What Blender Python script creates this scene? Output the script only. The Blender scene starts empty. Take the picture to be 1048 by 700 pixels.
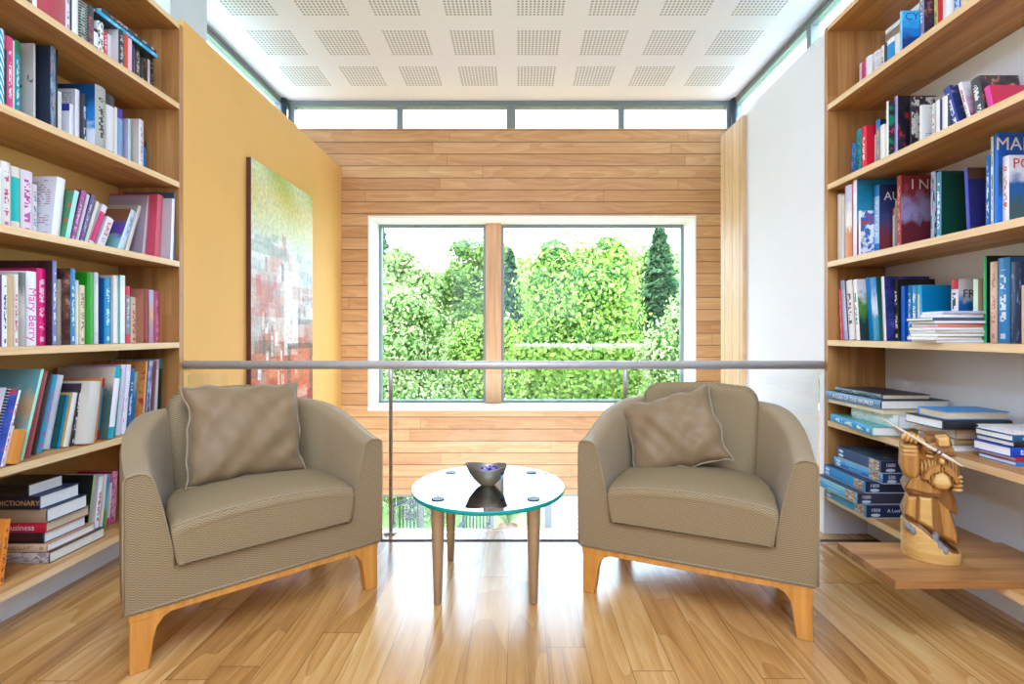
import bpy, math, random
from mathutils import Vector, Matrix
random.seed(7)
C = bpy.context.scene.collection
PI = math.pi
EYE = 1.15          # camera height
F = 512.0           # focal length in pixels of the 1048 px wide frame

# ------------------------------------------------------------------ colours
def lin(c):
    return c/12.92 if c <= 0.04045 else ((c+0.055)/1.055)**2.4
def hx(s, k=1.0):
    return tuple(min(1, lin(int(s[i:i+2], 16)/255)*k) for i in (0, 2, 4)) + (1.0,)

# ------------------------------------------------------------------ node helper
class NT:
    def __init__(self, name):
        self.mat = bpy.data.materials.new(name)
        self.mat.use_nodes = True
        self.t = self.mat.node_tree
        self.t.nodes.clear()
        self.out = self.t.nodes.new('ShaderNodeOutputMaterial')
    def n(self, typ, **kw):
        nd = self.t.nodes.new(typ)
        for k, v in kw.items(): setattr(nd, k, v)
        return nd
    def put(self, sock, v):
        if hasattr(v, 'is_output') or isinstance(v, bpy.types.NodeSocket): self.t.links.new(v, sock)
        elif v is not None: sock.default_value = v
    def m(self, op, *a, clamp=False):
        nd = self.n('ShaderNodeMath', operation=op, use_clamp=clamp)
        for i, v in enumerate(a): self.put(nd.inputs[i], v)
        return nd.outputs[0]
    def mix(self, f, a, b, blend='MIX'):
        nd = self.n('ShaderNodeMix', data_type='RGBA', blend_type=blend)
        self.put(nd.inputs[0], f); self.put(nd.inputs[6], a); self.put(nd.inputs[7], b)
        return nd.outputs[2]
    def coord(self, which='Object'):
        return self.n('ShaderNodeTexCoord').outputs[which]
    def sep(self, v):
        nd = self.n('ShaderNodeSeparateXYZ'); self.put(nd.inputs[0], v); return nd.outputs
    def comb(self, x=0.0, y=0.0, z=0.0):
        nd = self.n('ShaderNodeCombineXYZ')
        for i, v in enumerate((x, y, z)): self.put(nd.inputs[i], v)
        return nd.outputs[0]
    def vscale(self, v, s):
        nd = self.n('ShaderNodeVectorMath', operation='MULTIPLY'); self.put(nd.inputs[0], v); self.put(nd.inputs[1], s)
        return nd.outputs[0]
    def vadd(self, v, s):
        nd = self.n('ShaderNodeVectorMath', operation='ADD'); self.put(nd.inputs[0], v); self.put(nd.inputs[1], s)
        return nd.outputs[0]
    def noise(self, v, scale=5, detail=3, rough=0.5, col=False):
        nd = self.n('ShaderNodeTexNoise'); self.put(nd.inputs['Vector'], v)
        nd.inputs['Scale'].default_value = scale; nd.inputs['Detail'].default_value = detail
        nd.inputs['Roughness'].default_value = rough
        return nd.outputs['Color' if col else 'Fac']
    def white(self, v):
        nd = self.n('ShaderNodeTexWhiteNoise', noise_dimensions='3D'); self.put(nd.inputs['Vector'], v); return nd.outputs['Value']
    def ramp(self, f, stops, interp='LINEAR'):
        nd = self.n('ShaderNodeValToRGB'); self.put(nd.inputs[0], f)
        e = nd.color_ramp.elements; nd.color_ramp.interpolation = interp
        while len(e) < len(stops): e.new(0.5)
        for i, (p, c) in enumerate(stops): e[i].position = p; e[i].color = c
        return nd.outputs[0]
    def rng(self, v, a, b, c=0.0, d=1.0):
        nd = self.n('ShaderNodeMapRange'); self.put(nd.inputs[0], v)
        for i, k in enumerate((a, b, c, d)): self.put(nd.inputs[1+i], k)
        return nd.outputs[0]
    def bump(self, h, strength=0.3, dist=0.01):
        nd = self.n('ShaderNodeBump'); nd.inputs['Strength'].default_value = strength; nd.inputs['Distance'].default_value = dist
        self.put(nd.inputs['Height'], h); return nd.outputs[0]
    def bsdf(self, col, rough=0.6, metal=0.0, normal=None, spec=None, **kw):
        nd = self.n('ShaderNodeBsdfPrincipled')
        self.put(nd.inputs['Base Color'], col); self.put(nd.inputs['Roughness'], rough); self.put(nd.inputs['Metallic'], metal)
        if spec is not None: nd.inputs['Specular IOR Level'].default_value = spec
        if normal is not None: self.put(nd.inputs['Normal'], normal)
        for k, v in kw.items(): self.put(nd.inputs[k], v)
        self.t.links.new(nd.outputs[0], self.out.inputs[0])
        return self.mat

def simple(name, col, rough=0.6, metal=0.0, var=0.06, scale=14, bump=0.0):
    t = NT(name); c = hx(col)
    nz = t.noise(t.coord(), scale, 3)
    k = t.rng(nz, 0.25, 0.75, 1-var, 1+var)
    colr = t.vscale(c[:3], k) if False else t.mix(1.0, c, t.comb(k, k, k), 'MULTIPLY')
    nrm = t.bump(t.noise(t.coord(), scale*6, 3), bump, 0.003) if bump else None
    return t.bsdf(colr, rough, metal, nrm)

def wood(name, cdark, cmid, clight, axis='y', rough=0.4, scale=1.0, bump=0.08, strip=0.0):
    t = NT(name)
    s = {'x': (0.7, 16, 16), 'y': (16, 0.7, 16), 'z': (16, 16, 0.7)}[axis]
    v = t.vscale(t.coord(), tuple(k*scale for k in s))
    warp = t.noise(v, 0.6, 2, col=True)
    a = t.noise(t.vadd(v, t.vscale(warp, (1.2, 1.2, 1.2))), 1.6, 5, 0.62)
    b = t.noise(t.vscale(v, (5, 5, 5)), 2.0, 3, 0.6)
    f = t.m('ADD', t.m('MULTIPLY', a, 0.78), t.m('MULTIPLY', b, 0.22))
    if strip:
        xs = t.sep(t.coord()); ax = {'x': 1, 'y': 0, 'z': 0}[axis]; lng = {'x': 0, 'y': 1, 'z': 2}[axis]
        r = t.white(t.comb(t.m('FLOOR', t.m('DIVIDE', xs[ax], strip)), t.m('FLOOR', t.m('DIVIDE', xs[2 if ax != 2 and lng != 2 else 1], strip)), t.m('FLOOR', t.m('MULTIPLY', xs[lng], 0.8))))
        f = t.m('ADD', f, t.m('MULTIPLY', t.m('SUBTRACT', r, 0.5), 0.22))
    col = t.ramp(f, [(0.28, hx(cdark)), (0.5, hx(cmid)), (0.72, hx(clight))])
    return t.bsdf(col, rough, 0, t.bump(f, bump, 0.004))

def planks(name, long, cross, w, L, cols, groove=0.03, rough=0.35, bump=0.3, cvar=0.6, grain=1.0, endgap=0.0025, goff=0.0, groovecol='5a3c20', gstr=0.8, spec=0.5):
    t = NT(name)
    xyz = t.sep(t.coord())
    ix = {'x': 0, 'y': 1, 'z': 2}
    l, c = xyz[ix[long]], xyz[ix[cross]]
    q = t.m('DIVIDE', t.m('ADD', c, goff), w)
    row = t.m('FLOOR', q); fr = t.m('FRACT', q)
    off = t.white(t.comb(row, 3.3, 1.7))
    ql = t.m('ADD', t.m('DIVIDE', l, L), t.m('MULTIPLY', off, 7.31))
    bi = t.m('FLOOR', ql); bf = t.m('FRACT', ql)
    rnd = t.white(t.comb(row, bi, 9.1))
    gv = t.comb(t.m('MULTIPLY', l, 0.9*grain), t.m('ADD', t.m('MULTIPLY', c, 14*grain), t.m('MULTIPLY', rnd, 40)), t.m('MULTIPLY', rnd, 17))
    warp = t.noise(gv, 0.7, 2, col=True)
    g1 = t.noise(t.vadd(gv, t.vscale(warp, (1.6, 1.6, 1.6))), 1.3, 5, 0.6)
    rings = t.m('FRACT', t.m('MULTIPLY', t.noise(t.vscale(gv, (0.8, 0.35, 1)), 1.0, 1), 9))
    g2 = t.noise(t.vscale(gv, (4, 6, 1)), 2.5, 3)
    f = t.m('ADD', t.m('ADD', t.m('MULTIPLY', g1, 0.55), t.m('MULTIPLY', g2, 0.25)), t.m('MULTIPLY', rings, 0.16))
    f = t.m('ADD', f, t.m('MULTIPLY', t.m('SUBTRACT', rnd, 0.5), cvar*0.5))
    col = t.ramp(f, [(0.2, hx(cols[0])), (0.5, hx(cols[1])), (0.8, hx(cols[2]))])
    e1 = t.m('LESS_THAN', t.m('MINIMUM', fr, t.m('SUBTRACT', 1.0, fr)), groove)
    e2 = t.m('LESS_THAN', t.m('MINIMUM', bf, t.m('SUBTRACT', 1.0, bf)), endgap/L)
    e = t.m('MAXIMUM', e1, t.m('MULTIPLY', e2, 0.7))
    col = t.mix(t.m('MULTIPLY', e, gstr), col, hx(groovecol))
    h = t.m('SUBTRACT', t.m('MULTIPLY', f, 0.12), e)
    return t.bsdf(col, rough, 0, t.bump(h, bump, 0.004), spec=spec)

# ------------------------------------------------------------------ mesh helper
class MB:
    def __init__(self): self.v = []; self.f = []; self.mi = []; self.uv = []; self.sm = []
    def face(self, pts, mi=0, uv=None, smooth=False):
        b = len(self.v); self.v += [tuple(p) for p in pts]
        self.f.append(tuple(range(b, b+len(pts)))); self.mi.append(mi); self.uv.append(uv); self.sm.append(smooth)
    def grid(self, rows, closed=False, mi=0, smooth=True, cap0=False, cap1=False, flip=False, uv=None):
        b = len(self.v); n = len(rows[0])
        for r in rows: self.v += [tuple(p) for p in r]
        for i in range(len(rows)-1):
            for j in range(n if closed else n-1):
                k = (j+1) % n
                q = [b+i*n+j, b+i*n+k, b+(i+1)*n+k, b+(i+1)*n+j]
                u = [uv(i, j), uv(i, j+1), uv(i+1, j+1), uv(i+1, j)] if uv else None
                if flip: q.reverse(); u = u[::-1] if u else None
                self.f.append(tuple(q)); self.mi.append(mi); self.uv.append(u); self.sm.append(smooth)
        for on, i in ((cap0, 0), (cap1, len(rows)-1)):
            if on:
                q = [b+i*n+j for j in range(n)]
                if (i == 0) != flip: q.reverse()
                self.f.append(tuple(q)); self.mi.append(mi); self.uv.append(None); self.sm.append(False)
    def box(self, lo, hi, mi=0):
        x0, y0, z0 = lo; x1, y1, z1 = hi
        p = [(x0,y0,z0),(x1,y0,z0),(x1,y1,z0),(x0,y1,z0),(x0,y0,z1),(x1,y0,z1),(x1,y1,z1),(x0,y1,z1)]
        for q in ((0,3,2,1),(4,5,6,7),(0,1,5,4),(1,2,6,5),(2,3,7,6),(3,0,4,7)): self.face([p[i] for i in q], mi)
    def tube(self, pts, r, n=10, mi=0, closed=False, smooth=True):
        pts = [Vector(p) for p in pts]; rows = []
        m = len(pts); rr = r if isinstance(r, (list, tuple)) else [r]*m
        prev = None
        for i, p in enumerate(pts):
            if closed: d = pts[(i+1) % m]-pts[i-1]
            else: d = pts[min(i+1, m-1)]-pts[max(i-1, 0)]
            d.normalize()
            if prev is None:
                a = Vector((0, 0, 1)) if abs(d.z) < 0.9 else Vector((1, 0, 0))
                u = d.cross(a).normalized()
            else:
                u = (prev - d*prev.dot(d)).normalized()
            prev = u; w = d.cross(u)
            rows.append([p+u*rr[i]*math.cos(2*PI*k/n)+w*rr[i]*math.sin(2*PI*k/n) for k in range(n)])
        if closed: rows.append(rows[0])
        self.grid(rows, True, mi, smooth, not closed, not closed)
    def lathe(self, prof, n=24, c=(0, 0, 0), mi=0, smooth=True):
        rows = [[(c[0]+r*math.cos(2*PI*k/n), c[1]+r*math.sin(2*PI*k/n), c[2]+z) for k in range(n)] for r, z in prof]
        self.grid(rows, True, mi, smooth, True, True)
    def prism(self, poly, axis, a, b, mi=0):
        def P(p, t):
            return {'x': (t, p[0], p[1]), 'y': (p[0], t, p[1]), 'z': (p[0], p[1], t)}[axis]
        n = len(poly)
        self.face([P(p, a) for p in poly], mi); self.face([P(p, b) for p in poly][::-1], mi)
        for i in range(n):
            p, q = poly[i], poly[(i+1) % n]
            self.face([P(p, a), P(p, b), P(q, b), P(q, a)], mi)
    def build(self, name, mats, parent=None, weld=True, bevel=0.0, seg=2, smooth=None, loc=None, fixn=True):
        me = bpy.data.meshes.new(name); me.from_pydata(self.v, [], self.f)
        if not isinstance(mats, (list, tuple)): mats = [mats]
        for m in mats: me.materials.append(m)
        me.polygons.foreach_set('material_index', self.mi)
        me.polygons.foreach_set('use_smooth', self.sm if smooth is None else [smooth]*len(self.f))
        if any(u is not None for u in self.uv):
            ul = me.uv_layers.new(name='UVMap'); k = 0
            for f, u in zip(self.f, self.uv):
                for i in range(len(f)):
                    ul.data[k].uv = u[i] if u else (0, 0); k += 1
        if weld or fixn:
            import bmesh
            bm = bmesh.new(); bm.from_mesh(me)
            if weld: bmesh.ops.remove_doubles(bm, verts=bm.verts, dist=1e-5)
            if fixn: bmesh.ops.recalc_face_normals(bm, faces=bm.faces)
            bm.to_mesh(me); bm.free()
        o = bpy.data.objects.new(name, me); C.objects.link(o)
        if parent: o.parent = parent
        if loc: o.location = loc
        if bevel:
            b = o.modifiers.new('bevel', 'BEVEL'); b.width = bevel; b.segments = seg; b.limit_method = 'ANGLE'; b.angle_limit = 0.6
        return o

def empty(name, loc=(0, 0, 0), rot=(0, 0, 0)):
    o = bpy.data.objects.new(name, None); C.objects.link(o); o.location = loc; o.rotation_euler = rot
    o.empty_display_size = 0.1
    return o
def tag(o, label, cat, group=None, kind=None):
    o['label'] = label; o['category'] = cat
    if group: o['group'] = group
    if kind: o['kind'] = kind
    return o
def struct(o): o['kind'] = 'structure'; return o
def bx(name, lo, hi, mat, parent=None, bevel=0.0):
    m = MB(); m.box(lo, hi); return m.build(name, mat, parent, bevel=bevel)
_textdep = []
def lettering(txt, mat, parent, M, size, align='CENTER', name='lettering', sx=1.0):
    """text as a mesh; M maps text plane (x right, y up, z out) into the parent's space"""
    cu = bpy.data.curves.new('lettering', 'FONT'); cu.body = txt; cu.size = size; cu.align_x = align; cu.align_y = 'CENTER'
    cu.extrude = 0.0003; cu.resolution_u = 2
    o = bpy.data.objects.new('lettering', cu); C.objects.link(o)
    bpy.context.view_layer.update()
    me = bpy.data.meshes.new_from_object(o.evaluated_get(bpy.context.evaluated_depsgraph_get()))
    bpy.data.objects.remove(o); bpy.data.curves.remove(cu)
    me.transform(Matrix.Diagonal((sx, 1, 1, 1))); me.transform(M)
    me.materials.clear(); me.materials.append(mat)
    r = bpy.data.objects.new(name, me); C.objects.link(r); r.parent = parent
    return r
def basis(o, x, y, z):
    return Matrix(((x[0], y[0], z[0], o[0]), (x[1], y[1], z[1], o[1]), (x[2], y[2], z[2], o[2]), (0, 0, 0, 1)))

# ------------------------------------------------------------------ materials
M = {}
M['oak_y'] = wood('oak_lengthwise', '9c6a32', 'ba8645', 'cfa062', 'y', 0.42, 1.0, strip=0.06)
M['oak_z'] = wood('oak_upright', '8f5f2c', 'ab773b', 'c29152', 'z', 0.42, 1.0, strip=0.055)
M['oak_x'] = wood('oak_board', '8a5a2c', 'ab7841', 'c69459', 'x', 0.35, 1.0, strip=0.07)
M['lit_front'] = wood('oak_lit_front', 'd6aa6c', 'e6c28c', 'f0d6a8', 'y', 0.45, 1.2)  # light on the shelf fronts, painted in as a paler oak
M['leg'] = wood('beech_leg', 'ab6c24', 'cb8a36', 'dca24c', 'z', 0.3, 1.0)
M['floor'] = planks('oak_floor', 'y', 'x', 0.142, 1.5, ('8a5c28', 'c08e4c', 'deb676'), groove=0.010, rough=0.23, spec=0.75, bump=0.05, cvar=0.55, goff=0.04, groovecol='6a4522', gstr=0.75)
M['cedar'] = planks('timber_cladding', 'x', 'z', 0.1305, 2.6, ('aa7842', 'c4945a', 'd8b07a'), groove=0.035, rough=0.5, bump=0.6, cvar=0.5, goff=-0.062+0.61, groovecol='6e4524', gstr=0.85)
M['vplank'] = planks('upright_boards', 'z', 'y', 0.14, 9.0, ('c39a66', 'd9b582', 'e8cba0'), groove=0.03, rough=0.5, bump=0.5, cvar=0.4, groovecol='8a6236')
M['ochre'] = simple('ochre_paint', 'e0ae5c', 0.75, 0, 0.03, 3, 0.03)
M['white'] = simple('white_paint', 'e8eaee', 0.7, 0, 0.012, 3, 0.02)
M['plinth'] = simple('white_plinth', 'e6eaf0', 0.45, 0, 0.01, 3)
M['cream'] = simple('cream_paint', 'e6dccb', 0.75, 0, 0.03, 2)
M['pier'] = simple('pale_grey_paint', 'cfd6d8', 0.6, 0, 0.03, 2)
M['frame'] = simple('grey_frame', '7d8580', 0.4, 0.2, 0.03)
M['darkpost'] = simple('dark_steel_paint', '3f4a52', 0.4, 0.3, 0.03)
M['reveal'] = wood('pale_reveal', 'ece4d6', 'f3eee4', 'f8f5ef', 'z', 0.5, 1.0)
M['reveal2'] = wood('oak_mullion', 'b48452', 'c99b68', 'dab282', 'z', 0.45, 1.0)
M['steel'] = simple('brushed_steel', 'cdc9c2', 0.32, 0.25, 0.05, 40)
M['legmetal'] = simple('champagne_steel', 'b8a07c', 0.28, 0.5, 0.04, 40)
M['black'] = simple('black_rubber', '1c2426', 0.4)
M['patio'] = simple('pale_paving', 'a89f92', 0.9, 0, 0.25, 40)
M['lawn'] = simple('lawn_grass', '86b04c', 0.9, 0, 0.3, 9)
M['gardenchair'] = simple('dark_stained_wood', '20282c', 0.7)

def glassmat(name, tint, rough=0.0, base=0.04, refl=1.0):
    t = NT(name)
    tr = t.n('ShaderNodeBsdfTransparent'); tr.inputs[0].default_value = hx(tint)
    gl = t.n('ShaderNodeBsdfGlossy'); gl.inputs['Roughness'].default_value = rough; gl.inputs[0].default_value = (1, 1, 1, 1)
    fr = t.n('ShaderNodeFresnel'); fr.inputs[0].default_value = 1.5
    mx = t.n('ShaderNodeMixShader')
    t.put(mx.inputs[0], t.m('MULTIPLY', fr.outputs[0], refl, clamp=True))
    t.t.links.new(tr.outputs[0], mx.inputs[1]); t.t.links.new(gl.outputs[0], mx.inputs[2])
    t.t.links.new(mx.outputs[0], t.out.inputs[0])
    return t.mat
M['pane'] = glassmat('window_glass', 'fbfffc', 0, refl=0.3)
M['railglass'] = glassmat('balustrade_glass', 'fdfffe', 0, refl=0.8)
M['tableglass'] = glassmat('table_glass', 'eefaf5', 0, refl=1.9)
t = NT('glass_edge'); M['glassedge'] = t.bsdf(hx('27a89c'), 0.15, 0, None, **{'Transmission Weight': 0.25})
t = NT('foggy_clerestory'); M['clere'] = M['pane']

# perforated ceiling
t = NT('perforated_ceiling'); xyz = t.sep(t.coord())
def cell(s, off, pitch, size):
    q = t.m('DIVIDE', t.m('SUBTRACT', s, off), pitch)
    fr = t.m('SUBTRACT', q, t.m('FLOOR', t.m('ADD', q, 0.5)))     # -0.5..0.5 centred on a panel
    d = t.m('MULTIPLY', fr, pitch)
    inside = t.m('LESS_THAN', t.m('ABSOLUTE', d), size/2)
    return d, inside
dx, inx = cell(xyz[0], 0.17, 0.568, 0.378); dy, iny = cell(xyz[1], 4.946, 0.568, 0.378)
def dots(d, n, size):
    q = t.m('MULTIPLY', t.m('ADD', d, size/2), n/size)
    return t.m('ABSOLUTE', t.m('SUBTRACT', t.m('FRACT', q), 0.5))
hx_ = t.m('LESS_THAN', dots(dx, 12, 0.378), 0.29); hy_ = t.m('LESS_THAN', dots(dy, 12, 0.378), 0.29)
lim = t.m('MULTIPLY', t.m('LESS_THAN', xyz[1], 5.2), t.m('LESS_THAN', t.m('ABSOLUTE', t.m('ADD', xyz[0], 0.114)), 2.2))
hole = t.m('MULTIPLY', t.m('MULTIPLY', t.m('MULTIPLY', inx, iny), t.m('MULTIPLY', hx_, hy_)), lim)
col = t.mix(hole, hx('f2f4f7'), hx('a2a29a'))
M['ceiling'] = t.bsdf(col, 0.7, 0, t.bump(t.m('SUBTRACT', 1.0, hole), 0.3, 0.004))

# upholstery: smooth taupe and zig-zag woven taupe (the weave runs on the UVs, in metres)
def fabric(name, zig, base='a3937b'):
    t = NT(name)
    c = hx(base)
    if zig:
        uv = t.sep(t.coord('UV'))
        u, v = uv[0], uv[1]
        tri = t.m('ABSOLUTE', t.m('SUBTRACT', t.m('FRACT', t.m('MULTIPLY', u, 1/0.024)), 0.5))
        s = t.m('FRACT', t.m('MULTIPLY', t.m('ADD', v, t.m('MULTIPLY', tri, 0.014)), 1/0.0085))
        z = t.m('ABSOLUTE', t.m('SUBTRACT', s, 0.5))
        k = t.rng(z, 0.08, 0.42, 0.0, 1.0)
        nz = t.noise(t.coord(), 60, 2)
        col = t.mix(k, hx('7a6644'), hx('a28d68'))
        col = t.mix(t.m('MULTIPLY', nz, 0.25), col, hx('8b7754'))
        return t.bsdf(col, 0.8, 0, t.bump(k, 0.25, 0.002), spec=0.25)
    a = t.noise(t.coord(), 240, 2); b = t.noise(t.coord(), 9, 3)
    k = t.rng(t.m('ADD', t.m('MULTIPLY', a, 0.5), t.m('MULTIPLY', b, 0.5)), 0.3, 0.7, 0.9, 1.1)
    col = t.mix(1.0, c, t.comb(k, k, k), 'MULTIPLY')
    return t.bsdf(col, 0.58, 0, t.bump(a, 0.12, 0.001), spec=0.45, **{'Sheen Weight': 0.15})
M['fab'] = fabric('taupe_upholstery', False, '98825d')
M['fabz'] = fabric('taupe_zigzag_weave', True)
M['pil'] = fabric('taupe_linen', False, '886f4b')
M['pipe'] = fabric('taupe_piping', False, '97835f')
M['pipelight'] = fabric('pale_piping', False, '9d8864')
# ================================================================== SETTING
ZC = 3.687; YF = 5.46; XL = -1.935; XR = 1.76; XOL = -2.56; XOR = 2.335; YB = -2.6; LOW = -2.7
struct(bx('floor', (XOL, YB, -0.2), (XOR, 2.755, 0), M['floor']))
struct(bx('trim_1', (XL, 2.755, -0.2), (XR+0.35, 2.797, -0.003), simple('shadow_gap', '4a2c18', 1.0)))
struct(bx('trim_2', (XL, 2.797, -0.2), (XR+0.35, 2.965, -0.006), M['floor']))
struct(bx('ceiling', (XOL-0.1, YB, ZC), (XOR+0.1, YF+0.02, ZC+0.12), M['ceiling']))
# far wall, timber clad, with the deep window opening
WX0, WX1, WZ0, WZ1, YW = -1.642, 1.93, 0.329, 2.43, 5.86
m = MB()
m.box((XOL-0.15, YF, WZ1), (XOR+0.15, YW, 3.385)); m.box((XOL-0.15, YF, -0.61), (XOR+0.15, YW, WZ0))
m.box((XOL-0.15, YF, WZ0), (WX0, YW, WZ1)); m.box((WX1, YF, WZ0), (XOR+0.15, YW, WZ1))
struct(m.build('wall_far', M['cedar'], weld=False))
# left: ochre wall, the niche behind the bookcase, the outer wall
m = MB(); m.box((-2.4, 2.885, LOW), (XL, YF, 2.955)); m.box((-2.4, YB, 0), (-2.285, 2.885, 2.955))
struct(m.build('wall_left', M['ochre'], weld=False))
struct(bx('wall_left_outer', (XOL-0.12, YB, LOW), (XOL, YF, 3.385), M['white']))
struct(bx('wall_left_pier', (XOL, 3.3, 2.955), (-2.3, 3.69, ZC), M['pier']))
# right: white wall, niche, outer wall
m = MB(); m.box((XR, 2.885, LOW), (2.2, 4.24, 2.85)); m.box((2.09, YB, 0), (2.2, 2.885, 2.85))
struct(m.build('wall_right', M['white'], weld=False))
struct(bx('wall_right_outer', (XOR, YB, LOW), (XOR+0.12, YF, 3.45), M['white']))
m = MB(); m.box((XR-0.03, 3.865, LOW), (XR-0.002, 4.285, 2.835)); m.box((XR-0.002, 4.241, LOW), (2.2, 4.285, 2.835))
struct(m.build('trim_3', M['vplank'], weld=False))
struct(bx('lower_floor', (XOL, 2.0, LOW-0.1), (XOR, YF+0.4, LOW), M['floor']))
# wall behind the camera
m = MB(); m.box((XOL, YB-0.1, 0), (XOR, YB, ZC))
struct(m.build('wall_back', M['white'], weld=False))

# main window
w = struct(empty('window_1', (0, YF, 0)))
def wpart(name, boxes, mat, par, bevel=0.0):
    mm = MB()
    for a, b in boxes: mm.box((a[0], a[1]-YF, a[2]), (b[0], b[1]-YF, b[2]))
    return mm.build(name, mat, par, weld=False, bevel=bevel)
e = 0.022
wpart('reveal', [((WX0, YF-0.012, WZ0), (WX0+e, 5.84, WZ1)), ((WX1-e, YF-0.012, WZ0), (WX1, 5.84, WZ1)), ((WX0+e, YF-0.012, WZ1-e), (WX1-e, 5.84, WZ1))], M['reveal'], w)
wpart('sill', [((WX0, YF-0.03, WZ0-0.02), (WX1, 5.84, WZ0+0.015))], M['reveal'], w)
MX = -0.292
wpart('mullion', [((MX-0.088, 5.72, WZ0+0.015), (MX+0.088, 5.86, WZ1-e))], M['reveal2'], w, 0.004)
def pane(x0, x1):
    f = 0.032
    fr = wpart('frame', [((x0, 5.79, WZ0+0.015), (x0+f, 5.85, WZ1-e)), ((x1-f, 5.79, WZ0+0.015), (x1, 5.85, WZ1-e)), ((x0+f, 5.79, WZ1-e-f), (x1-f, 5.85, WZ1-e)), ((x0+f, 5.79, WZ0+0.015), (x1-f, 5.85, WZ0+0.015+f))], M['frame'], w)
    wpart('pane', [((x0+f, 5.818, WZ0+f+0.015), (x1-f, 5.822, WZ1-e-f))], M['pane'], fr)
pane(WX0+e, MX-0.088); pane(MX+0.088, WX1-e)

# clerestories: far, left, right
def clerestory(name, axis, pos, a, b, z0, z1, bars, top=0.07):
    w = struct(empty(name, (0, pos, 0) if axis == 'x' else (pos, 0, 0)))
    def B(p0, p1, d0, d1, q0, q1):
        return ((p0, d0, q0), (p1, d1, q1)) if axis == 'x' else ((d0, p0, q0), (d1, p1, q1))
    mm = MB()
    for lo, hi in [B(a, b, 0.0, 0.07, z1-top, z1), B(a, b, -0.012, 0.08, z1-top*0.45, z1-top*0.3)] + [B(c-h, c+h, 0, 0.07, z0, z1-top) for c, h in bars]:
        mm.box(lo, hi)
    fr = mm.build('frame', M['frame'], w, weld=False)
    mm = MB(); lo, hi = B(a, b, 0.033, 0.037, z0, z1-top); mm.box(lo, hi); mm.build('pane', M['pane'], w)
s = 512/YF
X = lambda p, Y=YF: (p-531)*Y/512
clerestory('window_2', 'x', YF, XOL, XOR, 3.385, ZC, [(X(298), .035), (X(409), .034), (X(523), .05), (X(636), .034), (X(747), .035)])
clerestory('window_3', 'y', XOL-0.07, YB, YF, 3.385, ZC, [(-1.0, .03), (0.6, .03), (2.2, .03), (5.42, .03)])
clerestory('window_4', 'y', XOR, YB, YF, 3.45, ZC, [(-1.0, .03), (0.8, .03), (2.4, .03), (4.03, .03), (5.42, .03)])
for x, lb in ((XOL+0.02, 'dark round steel post at the left end of the high window strip'), (XOR-0.005, 'dark round steel post at the right end of the high window strip')):
    mm = MB(); mm.lathe([(0.033, 2.9), (0.033, ZC-0.001)], 16, (x, YF-0.05, 0))
    tag(mm.build('steel_post', M['darkpost'], loc=None), lb, 'post', 'steel posts under the ceiling')
# lower glazing below the timber wall
w = struct(empty('window_5', (0, YF, 0)))
wpart('frame', [((XOL, 5.6, -0.68), (XOR, 5.68, -0.61)), ((XOL, 5.6, LOW), (XOR, 5.68, LOW+0.08))] + [((c-h, 5.6, LOW), (c+h, 5.68, -0.61)) for c, h in ((-1.1, .022), (-0.3, .022), (0.33, .04), (1.3, .03))], M['frame'], w)
wpart('pane', [((XOL, 5.638, LOW), (XOR, 5.642, -0.61))], M['pane'], w)

# ================================================================== BALUSTRADE
b = empty('balustrade', (0, 2.9, 0))
tag(b, 'steel handrail on slim posts with clear glass panels across the gallery edge', 'balustrade')
mm = MB(); mm.tube([(XL+0.002, 0, 0.966), (XR-0.002, 0, 0.966)], 0.025, 20); mm.build('handrail', M['steel'], b)
for px in (400, 640):
    x = X(px, 2.9)
    mm = MB(); mm.lathe([(0.011, -0.006), (0.011, 0.80), (0.013, 0.80), (0.013, 0.935), (0.008, 0.94), (0.008, 0.95)], 14, (x, 0, 0)); mm.box((x-0.03, -0.03, -0.006), (x+0.03, 0.03, 0.004))
    mm.build('post', M['steel'], b)
gx = [XL+0.02, X(400, 2.9)-0.03, X(400, 2.9)+0.03, X(640, 2.9)-0.03, X(640, 2.9)+0.03, XR-0.02]
for i in range(3):
    mm = MB(); mm.box((gx[2*i], -0.005, 0.0), (gx[2*i+1], 0.005, 0.915)); mm.build('glass_panel', M['railglass'], b)

# ================================================================== BOOKCASES
SL = [0.175, 0.644, 1.098, 1.559, 2.010, 2.457]
SR = [0.231, 0.654, 1.111, 1.556, 1.996, 2.450]
TH = 0.031; YE = 2.85; YN = 0.75
def bookcase(side, tops, ztop, label):
    sg = -1 if side == 'L' else 1
    xf, xb = (XL, -2.283) if side == 'L' else (XR, 2.088)
    r = empty('bookcase', (0, 0, 0)); tag(r, label, 'bookcase')
    lo, hi = min(xf, xb), max(xf, xb)
    zb = tops[0]-TH
    bx('side_panel', (lo, YE, zb), (hi, YE+0.031, ztop+TH), M['oak_z'], r)
    bx('side_panel', (lo, YN-0.031, zb), (hi, YN, ztop+TH), M['oak_z'], r)
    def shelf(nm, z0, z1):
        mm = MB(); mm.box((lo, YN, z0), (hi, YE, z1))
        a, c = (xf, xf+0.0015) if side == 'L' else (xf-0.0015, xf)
        mm.box((a, YN, z0), (c, YE-0.001, z1), 1)  # thin front strip, coloured paler for the light falling on it
        mm.build(nm, [M['oak_y'], M['lit_front']], r, weld=False)
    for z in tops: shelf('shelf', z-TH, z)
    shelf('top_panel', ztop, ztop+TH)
    return r
bookcase('L', SL, 2.883, 'oak wall bookcase on the left of the gallery against ochre wall')
bookcase('R', SR, 2.872, 'oak wall bookcase on the right of the gallery against white wall')
struct(bx('baseboard_left', (-2.285, YB, 0), (-2.06, 2.84, 0.143), M['plinth']))
struct(bx('baseboard_right', (2.0, YB, 0), (2.09, 2.87, 0.199), M['plinth']))

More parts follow.
